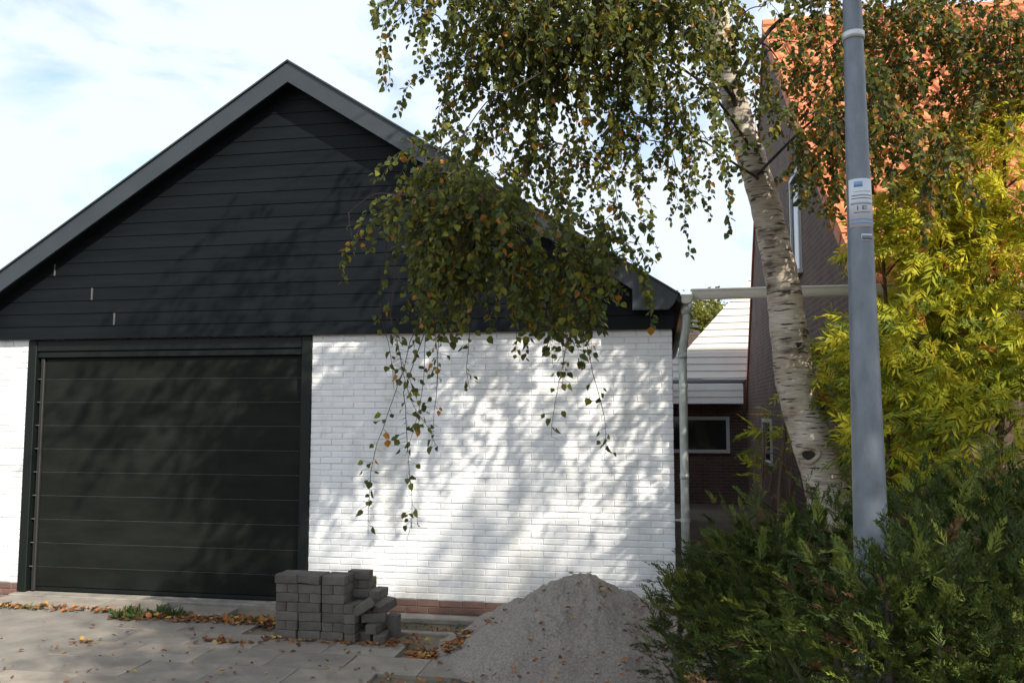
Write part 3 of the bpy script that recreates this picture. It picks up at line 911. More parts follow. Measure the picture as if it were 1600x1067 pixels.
# tumbled pavers on the right side of the stack
Z = SLABZ
loose = [(-2.525, -1.03, Z + PH * .5, R(88), 0, 0, 'grey paver end on the ground just right of the neat stack'),
         (-2.535, -1.035, Z + PH * 1.5, R(91), 0, 0, 'grey paver end in the second layer right of the neat stack'),
         (-2.53, -1.02, Z + PH * 2.5, R(86), 0, 0, 'reddish grey paver end in the third layer right of the neat stack'),
         (-2.41, -0.95, Z + PH * .5, R(80), 0, 0, 'dark grey paver in the gap on the ground among the tumbled ones'),
         (-2.29, -1.03, Z + PH * .5, R(97), 0, 0, 'grey paver end on the ground at the right foot of the pile'),
         (-2.345, -1.02, Z + PH * 1.5, R(84), 0, 0, 'grey paver end resting on the right foot of the pile'),
         (-2.37, -1.00, Z + PH * 2.5, R(14), 0, 0, 'grey paver with mossy top in the tumbled right part of the pile'),
         (-2.455, -1.05, Z + PH * 3.6, R(10), 0, R(-32), 'grey paver leaning diagonally across the tumbled part of the pile'),
         (-2.30, -0.93, Z + PH * 3.55, R(62), 0, R(-14), 'grey paver tipped up at the upper right of the pile'),
         (-2.40, -0.80, Z + PH * 4.5, R(85), 0, 0, 'grey paver standing behind the leaning one'),
         (-2.40, -0.80, Z + PH * 3.5, R(88), 0, 0, 'grey paver under the one standing behind the leaning paver'),
         (-2.40, -0.79, Z + PH * 2.5, R(90), 0, 0, 'grey paver low behind the tumbled ones, third layer'),
         (-2.40, -0.79, Z + PH * 1.5, R(90), 0, 0, 'grey paver low behind the tumbled ones, second layer'),
         (-2.40, -0.72, Z + PH * .5, R(2), 0, 0, 'grey paver on the ground behind the tumbled ones'),
         (-2.225, -0.90, Z + PW * .5, R(78), 0, R(86), 'brownish paver standing on end at the right edge of the pile'),
         (-2.53, -1.01, Z + PH * 3.5, R(75), 0, 0, 'rusty brown paver end at mid height right of the neat stack')]
for (x, y, z, rz, rx, ry, lab) in loose:
    paver(x, y, z, rz, lab, rx, ry)

# ------------------------------------------------------------------ sand pile
PX, PY, PR_, PHT = -0.66, -0.95, 1.10, 0.62
mb = MB(); NR, NA = 80, 220
from mathutils import noise as mnoise
for i in range(NR + 1):
    for j in range(NA):
        a = 2 * math.pi * j / NA
        rr = PR_ * i / NR * (1 + .10 * math.sin(2 * a + .6) + .05 * math.sin(5 * a))
        x, y = PX + rr * math.cos(a) * 1.0, PY + rr * math.sin(a) * .92
        u = i / NR
        h = PHT * 1.04 * (1 - u) if u > .05 else PHT * 1.04 * (1 - .05) + PHT * .05 * (1 - (u / .05) ** 2) * .6
        if u > .8: h = PHT * .2 * ((1 - u) / .2) ** 1.6 * 1.0
        nz = mnoise.fractal(Vector((x * 5, y * 5, 3)), 1.0, 2.0, 5)
        nz2 = mnoise.noise(Vector((x * 22, y * 22, 1))) + .7 * mnoise.noise(Vector((x * 47, y * 47, 5)))
        h += (nz * .048 + nz2 * .011) * min(1, (1 - u) * 6 + .15)
        mb.v.append((x - PX, y - PY, h - .012))
for i in range(NR):
    for j in range(NA):
        a, b = i * NA + j, i * NA + (j + 1) % NA
        mb.f.append((a, a + NA, b + NA, b)); mb.m.append(0)
pile = mb.build('sand_pile', M_PILE, None, True, (PX, PY, 0))
tag(pile, 'cone shaped heap of grey sand in front of the white wall', 'sand pile')
def pile_h(x, y):
    r = math.hypot(x - PX, (y - PY) / .92) / PR_
    return max(0.0, PHT * (1 - r)) if r < 1 else 0.0
# clods and stones on the pile
mb = MB()
for k in range(900):
    a = random.uniform(0, 2 * math.pi); rr = PR_ * math.sqrt(random.uniform(.01, 1.45))
    x, y = rr * math.cos(a), rr * math.sin(a) * .92
    s = random.uniform(.003, .011) * (2.2 if random.random() < .07 else 1)
    z = pile_h(PX + x, PY + y) + s * .2
    oct_ = [Vector((s, 0, 0)), Vector((-s, 0, 0)), Vector((0, s, 0)), Vector((0, -s, 0)), Vector((0, 0, s * .7)), Vector((0, 0, -s * .7))]
    vs = [v * random.uniform(.7, 1.2) + Vector((x, y, z)) for v in oct_]
    mb.add(vs, [(0, 2, 4), (2, 1, 4), (1, 3, 4), (3, 0, 4), (2, 0, 5), (1, 2, 5), (3, 1, 5), (0, 3, 5)])
tag(mb.build('clods', M_PILE, pile), kind='stuff')

# ------------------------------------------------------------------ birch
birch = empty('birch_tree', (1.43, -0.6, 0))
tag(birch, 'leaning white barked birch with hanging autumn branches in front of the garage', 'tree')
bl = Vector(birch.location)
tp = [(1.462, -0.6, -0.06, 0.251), (1.42, -0.6, 0.5, 0.214), (1.357, -0.6, 1.013, 0.186), (1.289, -0.6, 1.399, 0.169), (1.122, -0.6, 2.005, 0.157), (1.054, -0.6, 2.579, 0.146), (1.018, -0.6, 2.944, 0.138), (0.898, -0.6, 3.602, 0.123), (0.752, -0.608, 4.176, 0.113), (0.626, -0.655, 4.667, 0.102), (0.522, -0.72, 5.345, 0.089), (0.48, -0.8, 6.18, 0.068), (0.522, -0.9, 7.224, 0.047), (0.574, -1.0, 8.268, 0.023)]
def catmull(P, n):
    out = []
    P = [np.array(p) for p in P]
    for i in range(len(P) - 1):
        p0, p1, p2, p3 = P[max(i - 1, 0)], P[i], P[i + 1], P[min(i + 2, len(P) - 1)]
        for k in range(n):
            t = k / n
            out.append(.5 * ((2 * p1) + (-p0 + p2) * t + (2 * p0 - 5 * p1 + 4 * p2 - p3) * t * t + (-p0 + 3 * p1 - 3 * p2 + p3) * t ** 3))
    out.append(P[-1]); return out
tpp = catmull(tp, 5)
mb = MB()
tpf = catmull(tp, 14)
mb.tube([p[:3] for p in tpf], [p[3] * (1 + random.uniform(-.012, .012)) for p in tpf], 28)
mb.v = [tuple(Vector(p) - bl + (Vector((mnoise.noise(Vector(p) * 6), mnoise.noise(Vector(p) * 6 + Vector((9, 9, 9))), 0)) * .012 + Vector((mnoise.noise(Vector(p) * 17), mnoise.noise(Vector(p) * 17 + Vector((9, 9, 9))), 0)) * .005)) for p in mb.v]
trunk = mb.build('trunk', M_BARK, birch, True)
def knot(px, pz, x_in, r, name='knot'):
    mb = MB(); c = Vector((px, -.6 - x_in, pz)) - bl
    n, m = 16, 8; vs = []; fs = []
    for i in range(n):
        a = 2 * math.pi * i / n
        for j in range(m):
            b = 2 * math.pi * j / m
            rr = r * (1 + .16 * math.sin(2 * a + 1) + .10 * math.sin(3 * a)) + r * .34 * math.cos(b)
            vs.append(c + Vector((rr * math.cos(a) * 1.05, r * .38 * math.sin(b), rr * math.sin(a))))
    for i in range(n):
        for j in range(m):
            fs.append((i * m + j, i * m + (j + 1) % m, ((i + 1) % n) * m + (j + 1) % m, ((i + 1) % n) * m + j))
    mb.add(vs, fs)
    k = mb.build(name, M_BARK, trunk, True)
    mb = MB(); mb.tube([c + Vector((0, -.004, 0)), c + Vector((0, .03, 0))], r * .75, 14)
    mb.build('knot_hollow', M_TWIG, trunk)
knot(1.164, 1.54, .155, .062)
knot(1.107, 2.422, .142, .032)

# crown: anchors in the crown volume, joined greedily to the trunk and limbs, hanging twigs on each anchor
#   (centre, radii, number)
crown_vol = [((-1.15, -2.2, 4.80), (.60, .6, .55), 10), ((-.95, -2.3, 4.15), (.62, .5, .5), 16), ((-.5, -2.3, 4.72), (.8, .7, .55), 25), ((.10, -2.0, 4.60), (.70, .7, .5), 24), ((-1.0, -2.4, 4.6), (.6, .5, .5), 10), ((-.45, -2.3, 4.35), (.85, .5, .30), 12),
             ((-.05, -1.7, 3.90), (.75, .5, .30), 12), ((-.6, -1.9, 3.65), (.45, .4, .25), 3),
             ((-1.18, -2.9, 3.08), (.44, .32, .34), 20), ((-.80, -2.85, 2.98), (.50, .30, .22), 11), ((-.42, -2.75, 2.86), (.26, .3, .16), 6), ((-1.25, -2.6, 3.50), (.30, .3, .25), 4),
             ((1.30, -1.2, 4.80), (.7, .6, .50), 17), ((1.8, -1.3, 4.8), (.8, .6, .5), 14), ((2.5, -1.2, 4.80), (.65, .5, .4), 13), ((1.85, -1.2, 4.20), (.8, .35, .35), 14), ((2.55, -1.15, 4.40), (.45, .3, .25), 6), ((1.35, -1.1, 4.05), (.3, .3, .3), 6), ((1.75, -1.7, 3.75), (.35, .3, .3), 6), ((1.25, -1.8, 4.1), (.4, .3, .3), 6),
             # upper crown, above the picture
             ((.0, -1.8, 5.9), (1.6, 1.2, .7), 24), ((-1.5, -2.6, 5.9), (.9, .8, .6), 18), ((-2.2, -3.0, 5.7), (.7, .6, .5), 10), ((.5, -1.3, 7.2), (1.3, 1.2, .9), 22)]
anchors = []
for (c, r, nn) in crown_vol:
    for _ in range(nn):
        v = rng.normal(size=3); v = v / np.linalg.norm(v) * rng.random() ** .4
        anchors.append(np.array(c) + v * np.array(r))
anchors = np.array(anchors)
nodes = [np.array(p[:3]) for p in tpp if p[2] > 3.3]
nrad = [p[3] * .9 for p in tpp if p[2] > 3.3]
parent_of = [-1] * len(nodes)
n_trunk = len(nodes)
# main limbs
limbs = [((.62, -.95, 4.45), (-.05, -1.7, 5.0), (-.7, -2.3, 5.2), (-1.4, -2.5, 5.05)), ((.72, -.92, 4.08), (.3, -1.5, 4.4), (-.3, -2.3, 4.35), (-.9, -2.85, 3.85)),
         ((.80, -.9, 3.78), (.62, -1.05, 3.85), (.40, -1.2, 3.98), (.12, -1.5, 4.05)), ((.60, -.95, 4.5), (1.0, -1.1, 5.0), (1.7, -1.2, 5.2), (2.5, -1.2, 5.25)),
         ((.80, -.9, 3.8), (1.2, -1.1, 4.15), (1.65, -1.25, 4.45), (2.1, -1.3, 4.5)), ((.5, -1.0, 5.2), (-.3, -1.7, 5.9), (-1.2, -2.3, 6.2), (-2.2, -2.9, 6.1)),
         ((.47, -1.05, 5.8), (.9, -1.6, 6.3), (1.3, -2.0, 6.4), (1.8, -2.3, 6.2)), ((.48, -1.05, 6.2), (.1, -1.6, 6.9), (-.3, -2.2, 7.2), (-.8, -2.6, 7.1))]
branch = MB()
for L_ in limbs:
    pts = catmull([np.array(p) for p in L_], 6)
    d = [np.linalg.norm(nodes[q] - pts[0]) for q in range(n_trunk)]
    par = int(np.argmin(d)); r0 = min(.022, nrad[par] * .3) if L_[0][2] > 4.2 else .013
    rad = [r0 * (1 - .72 * k / (len(pts) - 1)) for k in range(len(pts))]
    branch.tube([p - np.array(bl) for p in [nodes[par]] + pts], [r0] + rad, 9)
    for p, r in zip(pts, rad):
        nodes.append(p); nrad.append(r); parent_of.append(par); par = len(nodes) - 1
arr = np.array(nodes)
used = np.zeros(len(anchors), bool)
best = np.full(len(anchors), 1e9); bi = np.zeros(len(anchors), int)
dm = np.linalg.norm(anchors[:, None] - arr[None], axis=2); bi = dm.argmin(1); best = dm.min(1)
anchor_order = []
for _ in range(len(anchors)):
    k = int(np.where(used, 1e9, best).argmin())
    used[k] = True
    a = nodes[bi[k]]; b = anchors[k]
    ln = np.linalg.norm(b - a)
    mid = (a + b) / 2 + np.array([0, 0, .13 * ln]) + rng.normal(size=3) * .05 * ln
    r0 = max(.005, min(nrad[bi[k]] * .62, .007 + .009 * ln))
    pts = catmull([a, mid, b], 3)
    rad = np.linspace(r0, max(.0035, r0 * .5), len(pts))
    branch.tube([p - np.array(bl) for p in pts], list(rad), 5, cap=False)
    i0 = len(nodes)
    for p, r in zip(pts[2:], rad[2:]):
        nodes.append(p); nrad.append(float(r))
    newp = np.array(nodes[i0:])
    dd = np.linalg.norm(anchors[:, None] - newp[None], axis=2)
    mloc = dd.min(1); sel = mloc < best
    best[sel] = mloc[sel]; bi[sel] = dd.argmin(1)[sel] + i0
    anchor_order.append((b, b - a))
LB, LD, LN, LLn, LW, LM = [], [], [], [], [], []
twigs = MB()
def hang_twig(start, d0, length, store, droop=1.0, step=.032, orange=.07, leafscale=1.0, spread=0.0):
    """pendulous twig: starts along d0 and bends down; leaves on short stalks along it"""
    p = np.array(start, float); d = unit(np.array(d0, float)); pts = [p.copy()]
    n = max(4, int(length / step))
    for i in range(n):
        d = unit(d + np.array([0, 0, -1]) * .13 * droop + rng.normal(size=3) * .10)
        p = p + d * step; pts.append(p.copy())
        if i > 0 and rng.random() < .93:
            for _ in range(2 if rng.random() < .45 else 1):
                side = unit(np.cross(d, rng.normal(size=3)))
                ld = unit(side * .9 + d * .35 + np.array([0, 0, -.75]) + rng.normal(size=3) * .25)
                ln = rng.normal(size=3); ln[2] += .3
                L = (.030 + .030 * rng.random() ** 1.3) * leafscale
                u = rng.random()
                m = 3 if u < orange else (2 if u < orange + .20 else (1 if u < orange + .52 else 0))
                if spread > 0:
                    stalk = unit(side + np.array([0, 0, -.35])) * rng.uniform(.0, spread)
                    twigs.tube([p - np.array(bl), p + stalk - np.array(bl)], .0011, 3, cap=False)
                else:
                    stalk = ld * .012
                store.append((p + stalk, ld, ln, L, L * rng.uniform(.68, .9), m))
    twigs.tube([q - np.array(bl) for q in pts[::3] + [pts[-1]]], list(np.linspace(.0028, .0012, len(pts[::3]) + 1)), 3, cap=False)
store = []
for (b, d) in anchor_order:
    upper = b[2] > 5.25
    nt_ = 4 if upper else 7
    for _ in range(nt_):
        dirv = unit(np.array(d)) * .5 + rng.normal(size=3) * .55 + np.array([0, 0, .1])
        hang_twig(b + rng.normal(size=3) * .03, dirv, rng.uniform(.25, .70) if not upper else rng.uniform(.3, .55), store, leafscale=1.0 if not upper else 1.35, step=.026 if not upper else .045,
                  orange=.05 if b[0] < 1.0 else .20)
# clear the space round the trunk axis so the pale bark shows between 1.4 and 3.6 m
single_leaves = []
# long hanging shoots in front of the white wall
shoots = [((-1.60, -3.0, 2.55), .95), ((-1.40, -3.0, 2.60), 1.02), ((-1.34, -2.92, 2.60), .95), ((-1.47, -2.98, 2.30), 1.22), ((-1.5, -3.0, 2.0), .90), ((-1.55, -3.05, 2.6), .7), ((-1.66, -2.95, 2.75), .75), ((-1.28, -3.0, 2.55), .55), ((-.55, -3.0, 2.62), .62), ((-.50, -2.98, 2.50), .78), ((-.62, -2.95, 2.6), .45),
          ((-1.86, -3.0, 3.10), .22), ((-.40, -2.9, 2.2), .60), ((-1.12, -2.95, 2.5), .50)]
shoot_store = []
for (s, ln) in shoots:
    # thin stem up to the nearest branch node
    arrn = np.array(nodes); dd = np.linalg.norm(arrn - np.array(s) - np.array([0, 0, .25]), axis=1); a = arrn[dd.argmin()]
    pts = catmull([a, (a + np.array(s)) / 2 + np.array([0, 0, .06]), np.array(s)], 4)
    twigs.tube([q - np.array(bl) for q in pts], list(np.linspace(.004, .0026, len(pts))), 4, cap=False)
    tmp = []
    hang_twig(s, (rng.normal() * .12, rng.normal() * .12, -1), ln, tmp, droop=.9, step=.030, orange=.08, spread=.07)
    # leaves sit in small groups with bare stem between
    ph = rng.uniform(0, 6)
    for q in tmp:
        w = math.sin(q[0][2] * 26 + ph)
        if w > .05 or rng.random() < .12:
            shoot_store.append(q)
rng.shuffle(shoot_store) if False else None
leaf_mats = [M_L1, M_L2, M_L3, M_L4]
def flush(mb, st):
    if not st: return
    B = np.array([q[0] for q in st]) - np.array(bl); D = np.array([q[1] for q in st]); N = np.array([q[2] for q in st])
    leaves(mb, B, D, N, [q[3] for q in st], [q[4] for q in st], [q[5] for q in st])
crown = MB()
idx = np.argsort([np.linalg.norm(q[0] - np.array(camp)) / q[3] for q in shoot_store])
ind = set(idx[:300].tolist())
flush(crown, store); flush(crown, [q for i, q in enumerate(shoot_store) if i not in ind])
branch.build('branches', M_TWIG, birch, True)
tag(twigs.build('twigs', M_TWIG, birch), kind='stuff')
tag(crown.build('crown', leaf_mats, birch), kind='stuff')
leaf_me = []
for m_ in leaf_mats:
    row = []
    for k in range(2):
        mb = MB(); leaves(mb, np.zeros((1, 3)), np.array([[0, 1.0, 0]]), np.array([[0, 0, 1.0]]), [1.0], [.78 + .1 * k], [0], fold=.3 + .25 * k)
        row.append(mb.mesh('leaf', m_))
    leaf_me.append(row)
for i in ind:
    p, d, nrm, L, W, m_ = shoot_store[i]
    o = obj('leaf', leaf_me[m_][i % 2], birch)
    dv = Vector(d).normalized(); s = dv.cross(Vector(nrm)).normalized(); nn = s.cross(dv)
    M = Matrix(((s.x, dv.x, nn.x, 0), (s.y, dv.y, nn.y, 0), (s.z, dv.z, nn.z, 0), (0, 0, 0, 1)))
    o.matrix_local = Matrix.Translation(Vector(p) - bl) @ M @ Matrix.Scale(L, 4)

# ------------------------------------------------------------------ foliage templates
def spray_instances(mb, tmpl, mi_t, P, Dd, Nn, sc, mi):
    """tmpl: list of quads (4x3 arrays) in a frame growing along +Y, normal +Z"""
    T = np.array(tmpl)                                   # q,4,3
    Dd = unit(Dd); Sv = unit(np.cross(Dd, Nn)); Nn = np.cross(Sv, Dd)
    for i in range(len(P)):
        F = np.stack([Sv[i], Dd[i], Nn[i]])              # rows
        V = (T.reshape(-1, 3) * sc[i]) @ F + P[i]
        o = len(mb.v)
        mb.v.extend(map(tuple, V.tolist()))
        for q in range(len(T)):
            mb.f.append((o + 4 * q, o + 4 * q + 1, o + 4 * q + 2, o + 4 * q + 3))
            mb.m.append(int(mi[i]) if mi_t is None else int(mi_t[q]))
def diamond(base, d, n, L, W):
    d = np.array(d, float); d /= np.linalg.norm(d); s = np.cross(d, n); s /= np.linalg.norm(s)
    base = np.array(base, float)
    return [base, base + d * L * .4 + s * W / 2, base + d * L, base + d * L * .4 - s * W / 2]
def frond(seed):
    """plumose conifer spray: arching axis with short upswept branchlets on all sides"""
    r = np.random.default_rng(seed); out = []
    n = 12
    for k in range(n):
        t = .05 + .95 * k / n
        y = t; z = -.22 * t * t
        for s in (-1, 1):
            L = (.30 * (1 - t) + .13) * r.uniform(.7, 1.2)
            a = r.uniform(.45, .85)
            d = np.array([s * math.sin(a), math.cos(a), r.uniform(-.55, .45)])
            nn_ = np.array([r.uniform(-.5, .5), 0, 1.0])
            out.append(diamond((0, y, z), d, nn_, L, .05))
            b = np.array([0, y, z]) + d / np.linalg.norm(d) * L * .45
            d2 = d + np.array([-s * .7, .5, r.uniform(-.5, .5)])
            out.append(diamond(b, d2, nn_, L * .55, .042))
    out.append(diamond((0, .95, -.2), (0, 1, -.3), (0, 0, 1), .16, .05))
    return out
fronds = [frond(s) for s in range(4)]

# ------------------------------------------------------------------ conifer hedge
hedge = empty('conifer_hedge', (1.2, -3.3, 0))
tag(hedge, 'dark feathery conifer hedge filling the lower right corner round the lamp post', 'hedge')
hgl = np.array(hedge.location)
blobs = [((.36, -2.40, .50), (.42, .46, .56)), ((.55, -2.7, .80), (.48, .50, .50)), ((.42, -3.1, .42), (.38, .5, .6)), ((.90, -2.7, .85), (.58, .6, .56)), ((.98, -3.35, .72), (.62, .5, .64)), ((.64, -3.3, .62), (.40, .5, .62)),
         ((1.45, -2.9, .90), (.65, .7, .62)), ((2.0, -2.6, .98), (.7, .7, .66)), ((1.5, -3.7, .75), (.6, .5, .68)), ((2.6, -2.5, 1.0), (.7, .7, .68)), ((2.1, -3.5, .78), (.6, .6, .70)),
         ((.66, -4.25, .70), (.38, .28, .64)), ((.98, -4.42, .80), (.42, .26, .62)), ((.84, -4.30, 1.00), (.28, .20, .44)), ((1.35, -4.4, .72), (.5, .32, .66)), ((.10, -2.2, .42), (.20, .30, .42))]
P, Dv, Nv, sc, mi = [], [], [], [], []
wood = MB()
for (c, r) in blobs:
    c = np.array(c); r = np.array(r)
    nsp = int(820 * (r[0] * r[2] + r[0] * r[1]) / .7)
    for _ in range(nsp):
        v = unit(rng.normal(size=3)); 
        if v[2] < -.5: v[2] *= -.6
        rad = rng.uniform(.62, 1.06)
        lump = 1 + .16 * mnoise.noise(Vector(c + v * 1.7) * 2.2) * 2
        p = c + v * r * rad * lump
        if p[2] < 0.02: continue
        # no sprays inside the post
        if math.hypot(p[0] - .877, p[1] + 3.92) < .11: continue
        d = unit(v * np.array([1, 1, .35]) + np.array([0, 0, .55]) + rng.normal(size=3) * .38)
        P.append(p); Dv.append(d); Nv.append(unit(np.cross(np.cross(d, np.array([0, 0, 1.0])), d) + rng.normal(size=3) * .35))
        s_ = .07 + .10 * rng.random() ** 1.2; sc.append(s_)
        u = rng.random()
        mi.append(3 if u < .05 else (2 if (u < .27 and rad > .88) else (0 if u < .6 else 1)))
P, Dv, Nv = np.array(P), np.array(Dv), np.array(Nv)
fol = MB()
fi = rng.integers(0, 4, len(P))
for k in range(4):
    s_ = fi == k
    spray_instances(fol, fronds[k], None, P[s_] - hgl, Dv[s_], Nv[s_], np.array(sc)[s_], np.array(mi)[s_])
tag(fol.build('foliage', [M_H1, M_H2, M_H3, M_H4], hedge), kind='stuff')
for (c, r) in blobs:
    c = np.array(c)
    wood.tube([np.array([c[0], c[1], -.06]) - hgl, c * np.array([1, 1, .5]) - hgl, c + np.array([0, 0, r[2] * .6]) - hgl], [.035, .025, .008], 6)
    for _ in range(9):
        v = unit(rng.normal(size=3)) * np.array(r) * .85; v[2] = abs(v[2]) * .8
        st_ = np.array([c[0], c[1], c[2] * rng.uniform(.2, .9)])
        wood.tube([st_ - hgl, st_ + v * .55 + np.array([0, 0, .04]) - hgl, st_ + v - hgl], [.014, .009, .004], 5, cap=False)
wood.build('stems', M_WOODB, hedge)

# ------------------------------------------------------------------ yellow-green shrub
shrub = empty('yellow_shrub', (2.2, -0.9, 0))
tag(shrub, 'tall yellow green shrub with narrow drooping leaflets beside the lamp post', 'shrub')
shl = np.array(shrub.location)
def pinnate(seed):
    r = np.random.default_rng(seed); out = []
    n = 7
    for k in range(n):
        t = .10 + .85 * k / n; y = t; z = -.45 * t * t
        for s in (-1, 1):
            d = (s * r.uniform(.5, .85), r.uniform(.45, .8), -.45 + r.uniform(-.35, .25))
            out.append(diamond((0, y, z), d, (r.uniform(-.3, .3), r.uniform(-.4, .4), 1), r.uniform(.30, .50) * (1.1 - .3 * t), r.uniform(.075, .105)))
    out.append(diamond((0, .95, -.41), (0, 1, -.7), (0, 0, 1), .36, .085))
    out.append([np.array([-.006, 0, 0]), np.array([.006, 0, 0]), np.array([.004, .95, -.41]), np.array([-.004, .95, -.41])])
    return out
pins = [pinnate(20 + s) for s in range(4)]
sblobs = [((2.62, -.95, 3.62), (.60, .5, .66), 350), ((2.15, -.9, 3.45), (.40, .35, .42), 130), ((2.05, -.95, 3.05), (.55, .45, .52), 290), ((2.75, -1.1, 2.7), (.75, .5, .70), 400), ((1.95, -1.1, 2.35), (.62, .45, .62), 360), ((1.75, -.85, 3.05), (.30, .3, .25), 60), ((1.50, -.55, 1.95), (.38, .3, .55), 130),
          ((2.4, -1.2, 1.75), (.85, .5, .65), 360), ((1.65, -1.2, 1.6), (.4, .35, .5), 140), ((1.02, -.5, 1.75), (.18, .2, .42), 42), ((1.36, -.50, 2.15), (.25, .2, .36), 55), ((.85, -.45, 1.55), (.16, .2, .25), 22)]
P, Dv, Nv, sc, mi = [], [], [], [], []
for (c, r, nn) in sblobs:
    c = np.array(c); r = np.array(r)
    for _ in range(int(nn * 2.3)):
        v = unit(rng.normal(size=3)) * rng.uniform(.45, 1.0) ** .5
        p = c + v * r
        if p[2] < .3: continue
        if p[1] < -.42 and p[0] < 1.45 - .22 * (p[2] - 1.4): continue           # keep clear of the birch trunk
        if p[1] > -.32 and p[0] > 1.5: p[1] = -.36
        if p[0] < 1.85 and 2.62 < p[2] < 3.10: continue     # the gutter shows here
        d = unit(v * np.array([1, 1, .2]) + np.array([0, 0, .05]) + rng.normal(size=3) * .45)
        P.append(p); Dv.append(d); Nv.append(v * .9 + np.array([.25, -.35, .55]) + rng.normal(size=3) * .45)
        sc.append(.08 + .17 * rng.random())
        hgt = p[2] + rng.normal() * .5
        u = rng.random()
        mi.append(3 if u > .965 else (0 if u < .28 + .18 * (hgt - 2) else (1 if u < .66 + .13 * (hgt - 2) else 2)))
P, Dv, Nv = np.array(P), np.array(Dv), np.array(Nv)
fol = MB(); fi = rng.integers(0, 4, len(P))
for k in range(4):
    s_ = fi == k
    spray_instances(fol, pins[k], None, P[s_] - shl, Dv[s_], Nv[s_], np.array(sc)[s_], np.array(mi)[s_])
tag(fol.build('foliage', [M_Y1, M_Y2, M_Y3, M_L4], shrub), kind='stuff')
st = MB()
for (c, r, nn) in sblobs:
    c = np.array(c); b0 = np.array([2.1 + (c[0] - 2.1) * .5, -.85, -.06])
    if c[0] < 1.4: b0 = np.array([1.15 + (c[0] - 1.15) * .4, -.5, -.06])
    st.tube([p_ - shl for p_ in catmull([b0, (b0 + c) / 2 + np.array([(c[0] - 2.1) * .1, 0, .1]), c, c + np.array([0, 0, r[2] * .8])], 3)], list(np.linspace(.026, .006, 10)), 6)
    for _ in range(10):
        v = unit(rng.normal(size=3)) * r * .9; v[2] = abs(v[2])
        s0 = b0 + (c - b0) * rng.uniform(.5, 1.0)
        st.tube([s0 - shl, s0 + v * .5 + np.array([0, 0, .06]) - shl, s0 + v - shl], [.010, .007, .003], 5, cap=False)
st.build('stems', mat('reddish_stem', (.10, .055, .03), .8, .3, 12), shrub)

# ------------------------------------------------------------------ trees out of the gap and beyond
def simple_tree(name, label, base, height, crown_c, crown_r, nleaf, lsize, mats, mweights, trunk_r, bark, cl=18, nlimb=14):
    t = empty(name, base); tag(t, label, 'tree')
    b0 = np.array(base); cc = np.array(crown_c); cr = np.array(crown_r)
    tr = MB(); tr.tube([(0, 0, -.06), (0.03, 0, height * .3), (-.04, .03, height * .6), tuple(cc - b0)], [trunk_r, trunk_r * .8, trunk_r * .55, trunk_r * .25], 10)
    tr.build('trunk', bark, t, True)
    br = MB(); cen = []
    for k in range(nlimb * 6):
        v = unit(rng.normal(size=3)) * rng.random() ** .45
        cen.append(cc + v * cr)
    for k, c in enumerate(cen):
        s0 = b0 + np.array([0, 0, height * .35]) + (cc - b0 - np.array([0, 0, height * .35])) * rng.random()
        br.tube([s0 - b0, (s0 + c) / 2 + np.array([0, 0, .1]) - b0, c - b0], [trunk_r * .22, trunk_r * .12, .006], 5, cap=False)
    br.build('limbs', bark, t)
    cen = np.array(cen); n = nleaf
    ci = rng.integers(0, len(cen), n)
    B = cen[ci] + rng.normal(size=(n, 3)) * cl * .01 * np.array([1, 1, .8])
    D = rng.normal(size=(n, 3)); D[:, 2] -= .5
    L = rng.uniform(.75, 1.25, n) * lsize
    mb = MB(); leaves(mb, B - b0, D, rng.normal(size=(n, 3)), L, L * .75, rng.choice(len(mats), n, p=mweights))
    tag(mb.build('crown', mats, t), kind='stuff')
    return t
simple_tree('background_tree', 'small distant leafy tree just visible past the garage gutter', (1.6, 30, 0), 6.5, (1.55, 30, 5.9), (1.5, 1.5, 1.2), 2600, .17, [M_L1, M_L3], [.5, .5], .14, M_WOODB, 30)
# street tree on the verge to the right of the viewer: it throws the shade on the forecourt
simple_tree('street_tree', 'broad street tree on the verge right of the viewer shading the forecourt', (6.8, -7.8, 0), 9.0, (5.9, -7.2, 7.10), (3.5, 1.5, 1.75), 22000, .085, [M_L1, M_L2, M_L3], [.4, .4, .2], .20, M_WOODB, 26, 20)

# ------------------------------------------------------------------ weeds and fallen leaves
def scatter_leaves(name, spots, label=None):
    mb = MB()
    for (x0, x1, y0, y1, z, n, smin, smax, wts) in spots:
        x = rng.uniform(x0, x1, n); y = rng.uniform(y0, y1, n)
        zz = np.array([max(z, pile_h(a, b) + .012 if (pile_h(a, b) > 0 and z < .01) else z) for a, b in zip(x, y)]) + rng.uniform(.003, .016, n)
        B = np.stack([x, y, zz], 1)
        D = rng.normal(size=(n, 3)); D[:, 2] *= .22
        N = np.tile(np.array([0, 0, 1.0]), (n, 1)) + rng.normal(size=(n, 3)) * .3
        L = rng.uniform(smin, smax, n)
        leaves(mb, B, D, N, L, L * rng.uniform(.55, .85, n), rng.choice(3, n, p=wts), fold=.45)
    o = mb.build(name, [M_F1, M_F2, M_F3])
    return tag(o, label, 'leaves', kind='stuff')
W0 = [.5, .36, .14]
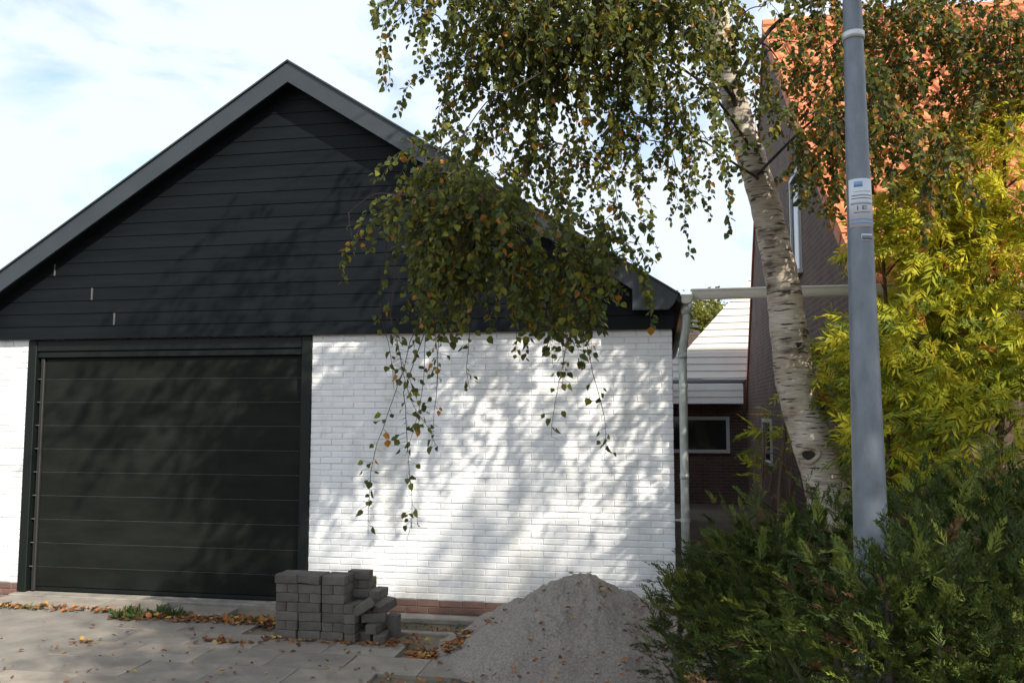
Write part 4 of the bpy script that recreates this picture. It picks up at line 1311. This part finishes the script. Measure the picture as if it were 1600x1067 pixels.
scatter_leaves('fallen_leaves', [(-6.6, -4.8, -.58, -.40, .0, 150, .03, .07, W0), (-5.0, -3.3, -.76, -.56, .0, 330, .03, .075, W0), (-4.6, -3.3, -.66, -.5, .0, 100, .03, .07, W0),
                                 (-1.98, -1.52, -1.36, -1.10, -.035, 170, .035, .075, [.55, .32, .13]), (-3.3, -2.1, -1.20, -1.08, .0, 120, .025, .06, W0), (-2.25, -1.95, -1.15, -.85, .0, 50, .03, .06, W0),
                                 (-5.5, -1.2, -2.6, -.9, .0, 150, .02, .055, [.35, .5, .15]), (-2.1, -.9, -.58, -.38, -.055, 110, .03, .06, [.4, .2, .4]), (-2.4, -.2, -2.3, -1.75, -.02, 170, .025, .06, [.45, .42, .13]),
                                 (-1.5, .4, -1.95, -.5, .0, 95, .02, .055, [.4, .45, .15]), (-.3, .8, -1.9, -1.2, -.01, 90, .025, .06, [.4, .5, .1]), (-3.75, -3.25, -1.30, -1.22, .0, 45, .03, .07, W0), (-4.8, -4.55, -1.55, -1.45, 0, 14, .03, .06, W0), (-5.75, -5.4, -1.75, -1.6, 0, 26, .03, .06, W0)],
               'orange and brown fallen birch leaves strewn over the paving')
def weeds(name, spots, label):
    mb = MB()
    for (x0, x1, y0, y1, n, h) in spots:
        x = rng.uniform(x0, x1, n); y = rng.uniform(y0, y1, n)
        cl = np.array([mnoise.noise(Vector((a * 5, b * 5, 4))) for a, b in zip(x, y)])
        keep = cl > -.15; x, y = x[keep], y[keep]; n = len(x)
        B = np.stack([x, y, np.full(n, -.02)], 1)
        D = rng.normal(size=(n, 3)) * .7; D[:, 2] = rng.uniform(.25, 1.1, n)
        L = rng.uniform(.5, 1.2, n) * h
        leaves(mb, B, D, rng.normal(size=(n, 3)), L, L * rng.uniform(.12, .45, n), (rng.random(n) < .28).astype(int), prof=LANCE, fold=.3)
    return tag(mb.build(name, [M_G1, M_G2]), label, 'weeds', kind='stuff')
weeds('weeds', [(-6.6, -5.9, -.56, -.42, 130, .06), (-5.4, -4.7, -.56, -.42, 150, .07), (-4.95, -4.35, -.74, -.50, 420, .12), (-4.4, -3.3, -.68, -.58, 170, .06), (-4.2, -3.3, -.5, -.4, 90, .05), (-2.3, -1.3, -.56, -.4, 90, .05), (-4.35, -4.2, -1.83, -1.77, 26, .05), (-4.0, -3.9, -1.56, -1.5, 20, .05)],
      'low green weeds growing along the edge of the paving by the door')
